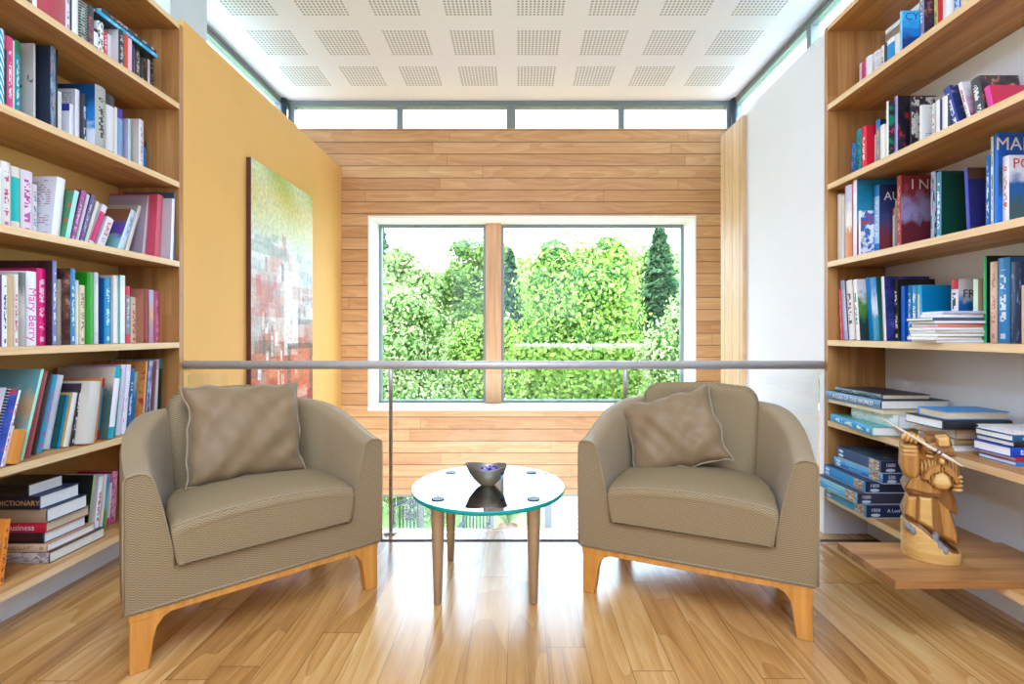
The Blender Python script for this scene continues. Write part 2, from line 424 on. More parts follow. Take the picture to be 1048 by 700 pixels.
# ================================================================== PAINTING
PY0, PY1, PZ0, PZ1 = 3.55, 4.61, 0.47, 2.40
NU, NV = 70, 120
img = [[(0, 0, 0)]*NU for _ in range(NV)]
def mixc(a, b, k): return tuple(a[i]*(1-k)+b[i]*k for i in range(3))
def H(s): return hx(s)[:3]
rs = random.Random(11)
for j in range(NV):
    for i in range(NU):
        v = j/NV; u = i/NU                      # v up
        stops = [(0, '7a2a28'), (0.1, 'c4402c'), (0.24, 'b8683c'), (0.36, 'b59a86'), (0.5, 'c9b8b0'), (0.68, 'ccd4cc'), (0.8, 'd8d9a0'), (0.9, 'cfc265'), (1.01, '9cb858')]
        for q in range(len(stops)-1):
            if stops[q][0] <= v < stops[q+1][0]:
                k = (v-stops[q][0])/(stops[q+1][0]-stops[q][0]); c = mixc(H(stops[q][1]), H(stops[q+1][1]), k)
        img[j][i] = mixc(c, (1, 1, 0.9), 0.35*max(0, min(1, (v-0.72)*4))*(0.5+0.5*math.sin(u*9+v*14)))
def stroke(u0, v0, u1, v1, c, a=0.8):
    for j in range(max(0, int(v0*NV)), min(NV, int(v1*NV))):
        for i in range(max(0, int(u0*NU)), min(NU, int(u1*NU))):
            img[j][i] = mixc(img[j][i], H(c), a*rs.uniform(0.6, 1))
pal_mid = ['e8e6de', 'd8dde0', '9fb0b8', 'c87a6a', 'b9483a', 'e0c8a8', '7d8f9a', 'f2f0ea', 'd3a08c']
pal_low = ['c4442c', 'd9692f', 'e08a3c', '6a2a22', '3e4a4c', 'b8502e', '8a3a28', 'd8d0be', '2f3a3c', 'c85a30']
for k in range(150):
    v = rs.uniform(0.02, 0.66); u = rs.random(); w_ = rs.uniform(0.05, 0.22); h_ = rs.uniform(0.03, 0.12)
    stroke(u-w_/2, v, u+w_/2, v+h_, rs.choice(pal_low if v < 0.3 else pal_mid), rs.uniform(0.25, 0.6))
for k in range(46):
    v = rs.uniform(0.1, 0.62); u = rs.random()
    stroke(u, v, u+rs.uniform(0.015, 0.05), v+rs.uniform(0.025, 0.09), rs.choice(['2f3436', 'ffffff', '50606a', 'f4e8d8', 'ffffff']), 0.65)
for k in range(14):
    u = rs.random(); v = rs.uniform(0.66, 0.76); stroke(u, v, u+0.1, v+0.035, rs.choice(['e8ece4', '9aa8a0', 'd8e0d8', '7a8c8a']), 0.5)
stroke(0.48, 0.26, 0.72, 0.62, 'f2f2ec', 0.7)                         # the pale passage in the middle
stroke(0.0, 0.66, 0.55, 0.70, '8fa08a', 0.6); stroke(0.02, 0.42, 0.42, 0.56, 'b8493c', 0.45); stroke(0.62, 0.50, 0.98, 0.56, 'a8543c', 0.5)
stroke(0.58, 0.10, 0.98, 0.30, 'c86a38', 0.85); stroke(0.54, 0.29, 1, 0.315, '2c3436', 0.8); stroke(0.54, 0.08, 0.59, 0.30, '2c3436', 0.8); stroke(0.94, 0.08, 1, 0.3, '3a4446', 0.7)
stroke(0.05, 0.28, 0.3, 0.33, '3a4a4c', 0.6); stroke(0.72, 0.395, 1, 0.42, '4a5a64', 0.6)
stroke(0, 0, 1, 0.07, 'b8382c', 0.6); stroke(0.55, 0, 1, 0.07, '4a3a34', 0.5)
p = empty('painting', (XL, (PY0+PY1)/2, (PZ0+PZ1)/2)); tag(p, 'tall abstract canvas in yellow, white and red hung on ochre wall', 'painting')
mm = MB(); wy, wz = (PY1-PY0)/2, (PZ1-PZ0)/2
mm.box((0.001, -wy, -wz), (0.034, wy, wz)); mm.build('canvas', simple('canvas_edge', '5a2c1e', 0.7), p)
me = bpy.data.meshes.new('picture')
vs = [(0.0352, -wy+2*wy*i/NU, -wz+2*wz*j/NV) for j in range(NV+1) for i in range(NU+1)]
fs = [(j*(NU+1)+i, j*(NU+1)+i+1, (j+1)*(NU+1)+i+1, (j+1)*(NU+1)+i) for j in range(NV) for i in range(NU)]
me.from_pydata(vs, [], fs)
ca = me.color_attributes.new('paint', 'FLOAT_COLOR', 'CORNER')
flat = []
for j in range(NV):
    for i in range(NU): flat += list(img[j][i]+(1.0,))*4
ca.data.foreach_set('color', flat)
t = NT('oil_paint'); at = t.n('ShaderNodeVertexColor'); at.layer_name = 'paint'
nz = t.noise(t.coord(), 30, 4)
kk = t.rng(nz, 0.3, 0.7, 0.8, 1.15)
me.materials.append(t.bsdf(t.mix(1.0, at.outputs[0], t.comb(kk, kk, kk), 'MULTIPLY'), 0.45, 0, t.bump(nz, 0.4, 0.004)))
o = bpy.data.objects.new('picture', me); C.objects.link(o); o.parent = p

# ================================================================== GARDEN
struct(bx('ground_patio', (-12, YF+0.4, LOW-0.1), (12, 9.2, LOW-0.01), M['patio']))
mm = MB(); mm.box((-40, 9.2, LOW-0.1), (40, 70, LOW)); struct(mm.build('ground_lawn', M['lawn']))
struct(bx('ground_path', (0.45, 9.2, LOW-0.05), (3.2, 16, LOW+0.012), M['patio']))
def leafmat(name, cols):
    t = NT(name)
    g = t.n('ShaderNodeObjectInfo')
    geo = t.n('ShaderNodeNewGeometry')
    r = geo.outputs['Random Per Island']
    col = t.ramp(r, [(0.0, hx(cols[0], 0.74)), (0.5, hx(cols[1], 0.74)), (1.0, hx(cols[2], 0.74))])
    d = t.n('ShaderNodeBsdfDiffuse'); t.put(d.inputs[0], col)
    tl = t.n('ShaderNodeBsdfTranslucent'); t.put(tl.inputs[0], col)
    mx = t.n('ShaderNodeMixShader'); mx.inputs[0].default_value = 0.35
    t.t.links.new(d.outputs[0], mx.inputs[1]); t.t.links.new(tl.outputs[0], mx.inputs[2]); t.t.links.new(mx.outputs[0], t.out.inputs[0])
    return t.mat
LM = {
 'bright': leafmat('bright_leaves', ('7a9c34', 'a4c250', 'cfe080')),
 'pale': leafmat('pale_leaves', ('8aa055', 'aabb74', 'cdd69c')),
 'mid': leafmat('mid_green_leaves', ('567030', '829a46', 'aec068')),
 'fir': leafmat('fir_needles', ('3a5038', '55704c', '7a9468')),
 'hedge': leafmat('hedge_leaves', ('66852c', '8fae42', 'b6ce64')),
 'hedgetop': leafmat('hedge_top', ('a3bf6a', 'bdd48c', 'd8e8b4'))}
bark = simple('bark', '5a4a3c', 0.9)
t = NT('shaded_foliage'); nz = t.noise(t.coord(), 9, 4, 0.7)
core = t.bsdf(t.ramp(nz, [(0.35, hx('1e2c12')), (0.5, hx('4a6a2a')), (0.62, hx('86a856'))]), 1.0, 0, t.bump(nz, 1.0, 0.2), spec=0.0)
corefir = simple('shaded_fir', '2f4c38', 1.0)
def leaf(mm, p, s, rnd, nrm=None, lng=1.6):
    a = Vector((rnd.gauss(0, 1), rnd.gauss(0, 1), rnd.gauss(0, 1)))
    if nrm is not None: a = a*0.55+Vector(nrm)
    a.normalize(); u = a.orthogonal().normalized(); u.rotate(Matrix.Rotation(rnd.random()*6.28, 3, a)); w = a.cross(u)
    u = u*s*lng*0.5; w = w*s*0.5
    mm.face([p-u, p-w, p+u, p+w])
def blob_tree(name, label, px0, px1, ytop, Y, leafk, n, size, seed, nblob=14, base=LOW, cat='tree', group='trees and shrubs beyond the window'):
    rnd = random.Random(seed)
    k = Y/512; x0, x1 = (px0-531)*k, (px1-531)*k; zt = EYE-(ytop-341)*k
    cx, rx = (x0+x1)/2, (x1-x0)/2*1.12; H_ = zt-base
    r = empty(name, (cx, Y, base)); tag(r, label, cat, group)
    mm = MB(); cm = MB(); blobs = []
    for i in range(nblob):
        h = 0.12+0.8*(i+0.5)/nblob
        wdt = rx*(0.95 if h < 0.55 else 0.95*math.sqrt(max(0.05, 1-((h-0.55)/0.47)**2)))
        ang = rnd.random()*6.28; rr = rnd.uniform(0.25, 0.62)*wdt
        br = max(0.3, wdt*rnd.uniform(0.36, 0.55))
        blobs.append((Vector((math.cos(ang)*rr*1.1, math.sin(ang)*rr*0.7, min(h*H_, H_-br*0.8))), br))
    tot = sum(b_[1]**2 for b_ in blobs)
    for c_, br in blobs:
        cm.lathe([(0.001, -br*0.70)]+[(br*0.70*math.sin(q), -br*0.70*math.cos(q)) for q in (0.5, 1.0, 1.57, 2.1, 2.6)]+[(0.001, br*0.70)], 9, c_)
        for q in range(int(n*br*br/tot)):
            d = Vector((rnd.gauss(0, 1), rnd.gauss(0, 1), rnd.gauss(0, 1))).normalized()
            leaf(mm, c_+d*br*rnd.uniform(0.74, 1.26), size*rnd.uniform(0.6, 1.3), rnd, d)
    cr = mm.build('crown', LM[leafk], r, weld=False, fixn=False)
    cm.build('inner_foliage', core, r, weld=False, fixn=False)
    mm = MB(); mm.tube([(0, 0, 0), (0.05, 0, H_*0.35), (-0.03, 0, H_*0.7)], [0.05+H_*0.012, 0.05+H_*0.008, 0.03], 8); mm.build('trunk', bark, r)
def fir_tree(label, pxc, ytop, pw, Y, n, seed, h0=0.1):
    rnd = random.Random(seed); k = Y/512; cx = (pxc-531)*k; zt = EYE-(ytop-341)*k; H_ = zt-LOW; R = pw*k/2
    r = empty('fir_tree', (cx, Y, LOW)); tag(r, label, 'tree', 'trees and shrubs beyond the window')
    mm = MB()
    for i in range(n):
        h = rnd.random()**0.8; lay = (h*16) % 1
        rad = R*(1-h)**0.8*(1.0-0.45*lay)*rnd.uniform(0.5, 1.05)+0.03; a = rnd.random()*6.28
        leaf(mm, Vector((rad*math.cos(a), rad*math.sin(a), (h0+(1-h0)*h)*H_-rad*0.25)), rnd.uniform(0.09, 0.2), rnd, (math.cos(a)*0.4, math.sin(a)*0.4, 0.8), 2.2)
    mm.build('crown', LM['fir'], r, weld=False, fixn=False)
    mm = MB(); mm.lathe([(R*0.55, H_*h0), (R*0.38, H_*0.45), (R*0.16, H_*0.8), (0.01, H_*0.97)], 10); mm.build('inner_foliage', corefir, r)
    mm = MB(); mm.lathe([(0.16, 0), (0.1, H_*0.3), (0.02, H_*0.95)], 8); mm.build('trunk', bark, r)
# far row
fir_tree('tall dark fir at the left edge of the left window pane', 388, 216, 70, 24, 3600, 21)
fir_tree('blue-green pointed fir at the right side of the right window pane', 675, 230, 96, 20, 6200, 22)
fir_tree('small dark fir between the bright broadleaf trees', 522, 256, 70, 21, 3000, 23)
blob_tree('broadleaf_tree', 'hazy mid-green tree on the left of the left window pane', 376, 446, 246, 22, 'pale', 11050, 0.152, 31, 22)
blob_tree('broadleaf_tree', 'hazy mid-green tree beside the oak window mullion', 440, 530, 238, 25, 'mid', 12750, 0.152, 32, 24)
blob_tree('broadleaf_tree', 'large bright green tree filling the middle of the right pane', 532, 662, 236, 17, 'bright', 25500, 0.095, 33, 44)
blob_tree('broadleaf_tree', 'pale loose tree behind the hedge left of the bright tree', 500, 572, 258, 22.5, 'pale', 10200, 0.137, 34, 20)
blob_tree('broadleaf_tree', 'low pale tree far behind filling the gap of sky', 400, 480, 272, 30, 'pale', 8500, 0.182, 35, 18)
blob_tree('broadleaf_tree', 'pale feathery tree behind the bright tree and the blue-green fir', 600, 730, 252, 26, 'pale', 13600, 0.167, 39, 24)
# near shrubs
blob_tree('garden_shrub', 'big pale green shrub low in the left window pane', 360, 478, 292, 10.4, 'pale', 23800, 0.050, 36, 40, cat='shrub')
blob_tree('garden_shrub', 'leafy shrub beside the mullion at the bottom of the panes', 446, 540, 318, 11.6, 'bright', 15300, 0.057, 37, 30, cat='shrub')
blob_tree('garden_shrub', 'pale leafy shrub at the right edge of the right pane', 652, 752, 296, 11.5, 'pale', 16150, 0.057, 38, 30, cat='shrub')
# clipped hedge
h = empty('garden_hedge', (1.2, 14.2, LOW)); tag(h, 'clipped green hedge with a flat pale top running below the trees', 'hedge')
zt = EYE-(356-341)*13.4/512-LOW
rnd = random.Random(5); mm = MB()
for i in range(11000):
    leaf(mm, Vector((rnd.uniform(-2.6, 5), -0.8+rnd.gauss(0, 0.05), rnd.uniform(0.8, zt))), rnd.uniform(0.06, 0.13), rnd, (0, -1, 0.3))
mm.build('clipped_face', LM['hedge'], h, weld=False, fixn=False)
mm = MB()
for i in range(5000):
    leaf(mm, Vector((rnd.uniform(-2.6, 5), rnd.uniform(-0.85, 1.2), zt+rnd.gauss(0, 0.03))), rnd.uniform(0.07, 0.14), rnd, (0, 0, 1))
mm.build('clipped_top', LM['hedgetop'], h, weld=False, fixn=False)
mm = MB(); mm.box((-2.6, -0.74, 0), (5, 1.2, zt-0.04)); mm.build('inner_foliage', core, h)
# garden chairs on the patio
def garden_chair(px, label):
    Y = 8.3; x = (px-531)*Y/512
    r = empty('garden_chair', (x, Y, LOW-0.01)); tag(r, label, 'chair', 'garden chairs on the lower patio')
    r.rotation_euler = (0, 0, 0.12 if px < 450 else -0.2)
    w_ = 0.23; mat = M['gardenchair']
    for sx in (-w_, w_):
        bx('leg', (sx-0.02, -0.24, 0), (sx+0.02, -0.2, 0.62), mat, r); bx('leg', (sx-0.02, 0.2, 0), (sx+0.02, 0.24, 0.92), mat, r)
        bx('armrest', (sx-0.035, -0.26, 0.62), (sx+0.035, 0.24, 0.645), mat, r)
    bx('seat', (-w_, -0.25, 0.41), (w_, 0.22, 0.44), mat, r)
    mm = MB(); q = 10
    mm.grid([[(-w_+2*w_*i/q, y, 0.90+0.07*math.sin(PI*i/q)+z) for i in range(q+1)] for y, z in ((0.2, 0), (0.2, 0.06), (0.24, 0.06), (0.24, 0), (0.2, 0))], smooth=False)
    mm.build('top_rail', mat, r)
    mm = MB()
    for i in range(7):
        c = -w_+0.05+i*(2*w_-0.1)/6; mm.box((c-0.014, 0.212, 0.44), (c+0.014, 0.232, 0.92))
    mm.build('back_slats', mat, r, weld=False)
garden_chair(415, 'dark slatted garden chair on the patio left of the glass table')
garden_chair(484, 'dark slatted garden chair on the patio seen under the glass table')
rnd = random.Random(9); r = empty('potted_plant', (-0.2, 9.0, LOW-0.01)); tag(r, 'small spiky yellow-green plant on the patio beyond the glass', 'plant')
mm = MB()
for i in range(40):
    a = rnd.random()*6.28; e_ = rnd.uniform(0.3, 0.8); q = Vector((math.cos(a), math.sin(a), 0)); l_ = rnd.uniform(0.5, 0.8)
    sd = Vector((-q.y, q.x, 0))*0.025
    mm.face([Vector((0, 0, 0.4))+sd, Vector((0, 0, 0.4))-sd, Vector((0, 0, 0.4))+q*l_*0.4*e_+Vector((0, 0, l_*0.6))-sd, Vector((0, 0, 0.4))+q*l_*e_+Vector((0, 0, l_*0.8))])
mm.build('foliage', LM['bright'], r, weld=False, fixn=False)
mm = MB(); mm.lathe([(0.14, 0), (0.2, 0.4), (0.17, 0.4), (0.16, 0.36)], 20); mm.build('pot', simple('clay_pot', '9a6a4c', 0.8), r)
# ================================================================== ARMCHAIRS
CW, CD = 0.920, 0.76
def armchair(loc, ang, label):
    r = empty('tub_armchair', loc, (0, 0, ang)); tag(r, label, 'armchair', 'pair of taupe tub armchairs')
    a, ys = CW/2, 0.10
    path = [(-a, y) for y in (0.0, 0.004, 0.02, 0.05, 0.08)]
    N = 36
    for i in range(N+1):
        t_ = PI*i/N; ct, st = math.cos(t_), math.sin(t_)
        path.append((-a*math.copysign(abs(ct)**0.74, ct), ys+(CD-ys)*abs(st)**0.80))
    path += [(a, y) for y in (0.08, 0.05, 0.02, 0.004, 0.0)]
    n = len(path); rows = []; inn = []
    L = [0]
    for i in range(1, n): L.append(L[-1]+math.dist(path[i], path[i-1]))
    def frame(i):
        p = Vector(path[i]); d = (Vector(path[min(i+1, n-1)])-Vector(path[max(i-1, 0)])).normalized()
        if i <= 4: d = Vector((0, 1))
        if i >= n-5: d = Vector((0, -1))
        return p, Vector((d.y, -d.x))
    def topz(y): 
        k = max(0, min(1, y/(CD*0.85))); return 0.672+0.135*(k*k*(3-2*k))**0.9
    prof_n = None
    for i in range(n):
        p, nn = frame(i); y = p.y; h = topz(y)
        back = max(0, min(1, (y-0.25)/0.4))
        th = 0.078+0.02*back; tb = 0.140+0.03*back
        z0 = 0.202
        pr = [(0.012, z0), (0.0, z0+0.012), (-0.002, z0+0.15), (-0.002, h-0.10), (-0.001, h-0.02), (0.006, h-0.005), (0.018, h), (th*0.55, h+0.004), (th-0.016, h-0.003), (th-0.004, h-0.012), (th+0.004, h-0.03), (th+0.03, h-0.14), (tb-0.006, 0.40), (tb, 0.332), (tb, 0.30)]
        rows.append([(p.x+nn.x*d, p.y+nn.y*d, z) for d, z in pr])
    mm = MB()
    zz = [0.2+0.012*0, 0.215, 0.35, 0.58, 0.66]
    mm.grid([rw[:6] for rw in rows], uv=lambda i, j: (L[min(i, n-1)], rows[min(i, n-1)][min(j, 5)][2]))
    # front faces of the arms and of the base (one flat woven panel)
    fl = rows[0]; 
    left = [(x, -0.001, z) for x, y, z in fl]+[(-(a-0.140), -0.001, 0.202)]; right = [(-x, -0.001, z) for x, y, z in left]
    for poly in (left, right):
        mm.face(poly, 0, [(p_[0], p_[2]) for p_ in poly])
    zi = 0.332; xi = a-0.140
    strip = [(-xi, -0.001, 0.202), (xi, -0.001, 0.202), (xi, -0.001, zi), (-xi, -0.001, zi)]
    mm.face(strip, 0, [(p_[0], p_[2]) for p_ in strip])
    mm.face([(-xi, -0.001, zi), (xi, -0.001, zi), (xi, 0.5, zi), (-xi, 0.5, zi)], 0)
    bot = [(rw[0][0], rw[0][1], 0.203) for rw in rows]; mm.face(bot, 0)
    mm.build('outer_cover', M['fabz'], r, fixn=True)
    mm = MB(); mm.grid([rw[5:] for rw in rows]); mm.build('inner_cover', M['fab'], r)
    # piping along both rims of the arms and the front edges
    mm = MB()
    mm.tube([rows[i][5] for i in range(n)], 0.0032, 6)
    for sgn in (1, -1):
        mm.tube([(sgn*x, -0.003, z) for x, y, z in fl[1:14]], 0.0032, 6)
    mm.tube([(-xi, -0.003, zi), (xi, -0.003, zi)], 0.003, 6)
    mm.tube([(-a+0.004, -0.003, 0.213), (a-0.004, -0.003, 0.213)], 0.003, 6)
    mm.build('piping', M['pipe'], r)
    # seat cushion, tapering towards its underside and towards the back
    secs = []
    ns = 9
    for (y, k, dz) in ((-0.014, 0.93, -0.012), (-0.020, 0.985, 0.0), (-0.006, 0.998, 0.022), (0.03, 1.0, 0.032), (0.15, 0.99, 0.04), (0.28, 0.94, 0.044), (0.40, 0.85, 0.040), (0.50, 0.72, 0.022), (0.54, 0.62, 0.0)):
        wt, wb = 0.332*k, 0.315*k; zt = 0.455+dz*1.0; zb = 0.338
        s_ = [(-wb, zb)]
        for q in range(6): s_.append((-wb-(wt-wb)*(q+1)/6, zb+(zt-0.02-zb)*(q+1)/6))
        s_ += [(-wt+0.004, zt-0.008), (-wt+0.018, zt)]
        for q in range(1, 10): s_.append((-wt+0.018+(2*wt-0.036)*q/10, zt+0.028*math.sin(PI*q/10)**0.8))
        s_ += [(wt-0.018, zt), (wt-0.004, zt-0.008)]
        for q in range(6): s_.append((wt-(wt-wb)*q/6, zt-0.02-(zt-0.02-zb)*q/6))
        s_.append((wb, zb))
        secs.append([(x, y, z) for x, z in s_])
    mm = MB()
    yl = [s_[0][1] for s_ in secs]
    mm.grid(secs, closed=True, cap0=True, cap1=True, uv=lambda i, j: (secs[i][j % len(secs[i])][0], secs[i][j % len(secs[i])][2]+(yl[i] if i > 2 else 0)))
    fr = secs[0]; mm.uv[-2] = [(fr[j][0], fr[j][2]) for j in range(len(fr))][::-1]
    mm.build('seat_cushion', M['fabz'], r)
    mm = MB(); mm.tube(secs[2][7:-7], 0.003, 6); mm.build('cushion_piping', M['pipe'], r)
    # inner back cushion, tall with rounded top corners
    mm = MB(); bw, z0, z1 = 0.275, 0.46, 0.885; rc = 0.075
    outl = [(-bw, z0)]
    for q in range(9): outl.append((-bw+rc-rc*math.cos(PI/2*q/8), z1-rc+rc*math.sin(PI/2*q/8)))
    for q in range(1, 8): outl.append((-bw+rc+(2*bw-2*rc)*q/8, z1+0.012*math.sin(PI*q/8)))
    for q in range(9): outl.append((bw-rc+rc*math.sin(PI/2*q/8), z1-rc+rc*math.cos(PI/2*q/8)))
    outl.append((bw, z0))
    secs = []
    for y, k in ((-0.066, 0.78), (-0.072, 0.9), (-0.058, 0.975), (-0.03, 1.0), (0.03, 1.0), (0.052, 0.975), (0.06, 0.9)):
        secs.append([(x*k, 0.53+y+(z-z0)*0.16, z0+0.02+(z-z0-0.2)*k+0.2-0.02) for x, z in outl])
    mm.grid(secs, closed=True, cap0=True, cap1=True, flip=True, uv=lambda i, j: (secs[i][j % len(outl)][0], secs[i][j % len(outl)][2]))
    fr = secs[0]; mm.uv[-2] = [(p_[0], p_[2]) for p_ in fr]
    mm.build('back_cushion', M['fabz'], r, smooth=True)
    # wooden plinth frame and legs
    mm = MB(); mm.prism([(rw[0][0]*0.992, max(0.002, rw[0][1]*0.992)) for rw in rows], 'z', 0.18, 0.2025); mm.build('wooden_frame', M['leg'], r)
    for sx in (-1, 1):
        for fy in (0, 1):
            prof = [(0, 0), (0.052, 0), (0.060, 0.05), (0.066, 0.10), (0.076, 0.14), (0.094, 0.165), (0.125, 0.181), (0, 0.181)]
            yb = 0.004 if fy == 0 else 0.50
            xo = a-0.016 if fy == 0 else a-0.06
            mm = MB(); mm.prism([(sx*(xo-x), z) for x, z in prof], 'y', yb, yb+0.052); mm.build('leg', M['leg'], r, bevel=0.004)
    return r
def chair_at(p0, p1, label):
    d = Vector(p1)-Vector(p0); c = (Vector(p0)+Vector(p1))/2
    return armchair((c.x, c.y, 0), math.atan2(d.y, d.x), label)
chL = chair_at((-1.294, 1.677), (-0.643, 2.256), 'taupe tub armchair left of the glass table, an upright square cushion on it')
chR = chair_at((0.298, 2.214), (1.076, 1.863), 'taupe tub armchair right of the glass table, a slumped tilted cushion on it')

def cushion(chair, at, rot, w, h, t_, seed, label):
    rnd = random.Random(seed)
    r = empty('scatter_cushion', (0, 0, 0)); tag(r, label, 'cushion', 'taupe scatter cushions on the armchairs')
    r.matrix_world = chair.matrix_basis @ Matrix.Translation(at) @ rot
    n = 26; ph = [rnd.random()*6 for _ in range(8)]
    def edge(u, v):
        k = 1-0.075*(1-u*u)*abs(v)**3-0.0; kx = 1-0.035*(1-v*v)*1.0; kz = 1-0.04*(1-u*u)*1.0
        pin = 1+0.06*(abs(u)*abs(v))**5
        wv = 0.006*math.sin(7*u+5*v+ph[5])+0.004*math.sin(13*u-9*v+ph[6])
        return u*w/2*kx*pin+wv*abs(u)**3, v*h/2*kz*pin+wv*abs(v)**3
    def puff(u, v, s):
        b = (max(0, 1-abs(u)**2.6)*max(0, 1-abs(v)**2.6))**0.5
        wr = 0.10*math.sin(5*u+3*v+ph[0])+0.07*math.sin(9*u-6*v+ph[1])+0.06*math.sin(4*v+11*u*v+ph[2])+0.04*math.sin(17*u+9*v+ph[3])
        cr = 0.12*math.sin(14*(abs(u)-abs(v))+ph[4])*(abs(u*v))**1.5*2
        return s*t_/2*b*(1+wr*1.1+cr)
    mm = MB()
    for s in (-1, 1):
        rows = []
        for i in range(n+1):
            v = -1+2*i/n; row = []
            for j in range(n+1):
                u = -1+2*j/n; x, z = edge(u, v); row.append((x, puff(u, v, s), z))
            rows.append(row)
        mm.grid(rows, flip=(s > 0))
    mm.build('cover', M['pil'], r, smooth=True)
    loop = [(-1+2*i/30, -1) for i in range(30)]+[(1, -1+2*i/30) for i in range(30)]+[(1-2*i/30, 1) for i in range(30)]+[(-1, 1-2*i/30) for i in range(30)]
    mm = MB(); mm.tube([(edge(u, v)[0], 0.003*math.sin(20*(u+v)), edge(u, v)[1]) for u, v in loop], 0.0042, 7, closed=True)
    mm.build('piping', M['pipelight'], r)
    return r
cuL = cushion(chL, (0.0, 0.395, 0.708), Matrix.Rotation(-0.30, 4, 'X') @ Matrix.Rotation(0.03, 4, 'Y'), 0.46, 0.42, 0.18, 3, 'plump square taupe cushion upright on the armchair left of the table')
cuR = cushion(chR, (-0.105, 0.385, 0.672), Matrix.Rotation(-0.42, 4, 'X') @ Matrix.Rotation(-0.31, 4, 'Y'), 0.43, 0.36, 0.16, 8, 'slumped tilted taupe cushion on the armchair right of the table')

# ================================================================== COFFEE TABLE
TZ = 0.443; tc = (-0.141, 2.335)
r = empty('coffee_table', (tc[0], tc[1], 0)); tag(r, 'round glass coffee table on four tapered metal legs between the armchairs', 'table')
R_ = 0.354
mm = MB(); n = 72
ring = lambda rr, z: [(rr*math.cos(2*PI*k/n), rr*math.sin(2*PI*k/n), z) for k in range(n)]
mm.grid([ring(R_-0.003, TZ-0.018), ring(R_, TZ-0.015), ring(R_, TZ-0.003), ring(R_-0.003, TZ)], True, 1, True)
mm.face(ring(R_-0.003, TZ), 0); mm.face(ring(R_-0.003, TZ-0.018)[::-1], 0)
mm.build('glass_top', [M['tableglass'], M['glassedge']], r)
for sx in (-1, 1):
    for sy in (-1, 1):
        x, y = sx*0.204, sy*0.204
        mm = MB(); mm.lathe([(0.014, 0), (0.017, 0.004), (0.028, TZ-0.12), (0.030, TZ-0.04), (0.030, TZ-0.0185)], 20, (x, y, 0)); l_ = mm.build('leg', M['legmetal'], r)
        mm = MB(); mm.lathe([(0.0145, 0.0), (0.0155, 0.006)], 16, (x, y, 0)); mm.build('foot', M['black'], l_)
        mm = MB(); mm.lathe([(0.028, TZ+0.0002), (0.028, TZ+0.003), (0.025, TZ+0.004)], 22, (x, y, 0)); mm.build('mounting_disc', M['black'], r)
# bowl: leaf-shaped, pointed to the left, with potpourri
bl = empty('leaf_bowl', (-0.146, 2.33, TZ+0.0006)); tag(bl, 'pewter leaf-shaped bowl with a raised pointed lip on the glass table', 'bowl')
def brow(s, z, lift, inset=0):
    row = []
    for k in range(40):
        a = 2*PI*k/40; c_, s_ = math.cos(a), math.sin(a)
        px = c_*(0.094-inset)*s; 
        if c_ < 0: px *= 1+0.12*(-c_)**6*s
        py = s_*(0.066-inset)*s*(1-0.35*max(0, -c_)**2)
        row.append((px, py, z+lift*(0.018*(c_*-1) if c_ < 0 else 0.012*c_)*1.0+lift*0.004*abs(c_)))
    return row
mm = MB()
mm.grid([brow(0.32, 0.0, 0), brow(0.40, 0.004, 0), brow(0.62, 0.022, 0.2), brow(0.82, 0.045, 0.5), brow(1.0, 0.078, 1), brow(0.985, 0.081, 1), brow(0.955, 0.078, 1), brow(0.78, 0.048, 0.5), brow(0.55, 0.024, 0.2), brow(0.3, 0.012, 0)], True, cap0=True, cap1=True)
mm.build('bowl', simple('pewter', 'a39b8c', 0.35, 0.75, 0.08, 30), bl)
rnd = random.Random(4); mm = MB()
t = NT('violet_petals'); geo = t.n('ShaderNodeNewGeometry')
pm = t.bsdf(t.ramp(geo.outputs['Random Per Island'], [(0, hx('2c2a5c')), (0.3, hx('4c48a0')), (0.55, hx('9a90d8')), (0.75, hx('5a3a4c')), (0.9, hx('d8d4f0'))], 'CONSTANT'), 0.6)
for i in range(90):
    a = rnd.random()*6.28; q = math.sqrt(rnd.random())
    c_ = (0.012+q*math.cos(a)*0.066, q*math.sin(a)*0.044, 0.052+0.026*(1-q)+rnd.uniform(-0.006, 0.012)); s_ = rnd.uniform(0.006, 0.012)
    mm.lathe([(0.001, -s_), (s_*0.9, -s_*0.4), (s_, s_*0.3), (0.001, s_*0.9)], 6, c_, smooth=False)
pp = mm.build('potpourri', pm, weld=False); pp.location = bl.location
tag(pp, 'violet and blue potpourri heaped in the leaf-shaped bowl', 'potpourri', kind='stuff')

# ================================================================== BOARD AND CARVING
bo = MB(); bo.box((1.352, 1.795, SR[0]+0.0005), (2.05, 2.125, SR[0]+0.031)); BZ = SR[0]+0.0312
tag(bo.build('oak_board', M['oak_x'], bevel=0.002), 'loose dark oak board jutting out from the right bookcase bottom shelf', 'board')

carve = wood('carved_wood', '8a5a20', 'b37d34', 'd09c50', 'z', 0.4, 1.6, 0.2)
carved = wood('carved_wood_dark', '583610', '80521c', 'a4702c', 'z', 0.42, 1.6, 0.25)
carvel = wood('carved_wood_pale', 'c29040', 'd8aa5c', 'e6c482', 'x', 0.4, 1.2, 0.1)
grey = simple('grey_bark', '8a8684', 0.8, 0, 0.4, 60, 0.5)
t = NT('carved_strands'); xyz = t.sep(t.coord())
wv = t.m('SINE', t.m('ADD', t.m('MULTIPLY', xyz[0], 620), t.m('MULTIPLY', t.noise(t.coord(), 22, 2), 10)))
kk = t.rng(wv, -1, 1, 0.0, 1.0)
strand = t.bsdf(t.mix(kk, hx('7c5018'), hx('c8964c')), 0.45, 0, t.bump(kk, 0.6, 0.004))
sc = empty('carved_figure', (1.632, 1.985, BZ), (0, 0, -0.56)); tag(sc, 'carved wooden bearded old man holding a staff, standing on the oak board', 'carving')
def P(px, py): return ((px-950)/257*0.80, (572-py)/257*0.99)
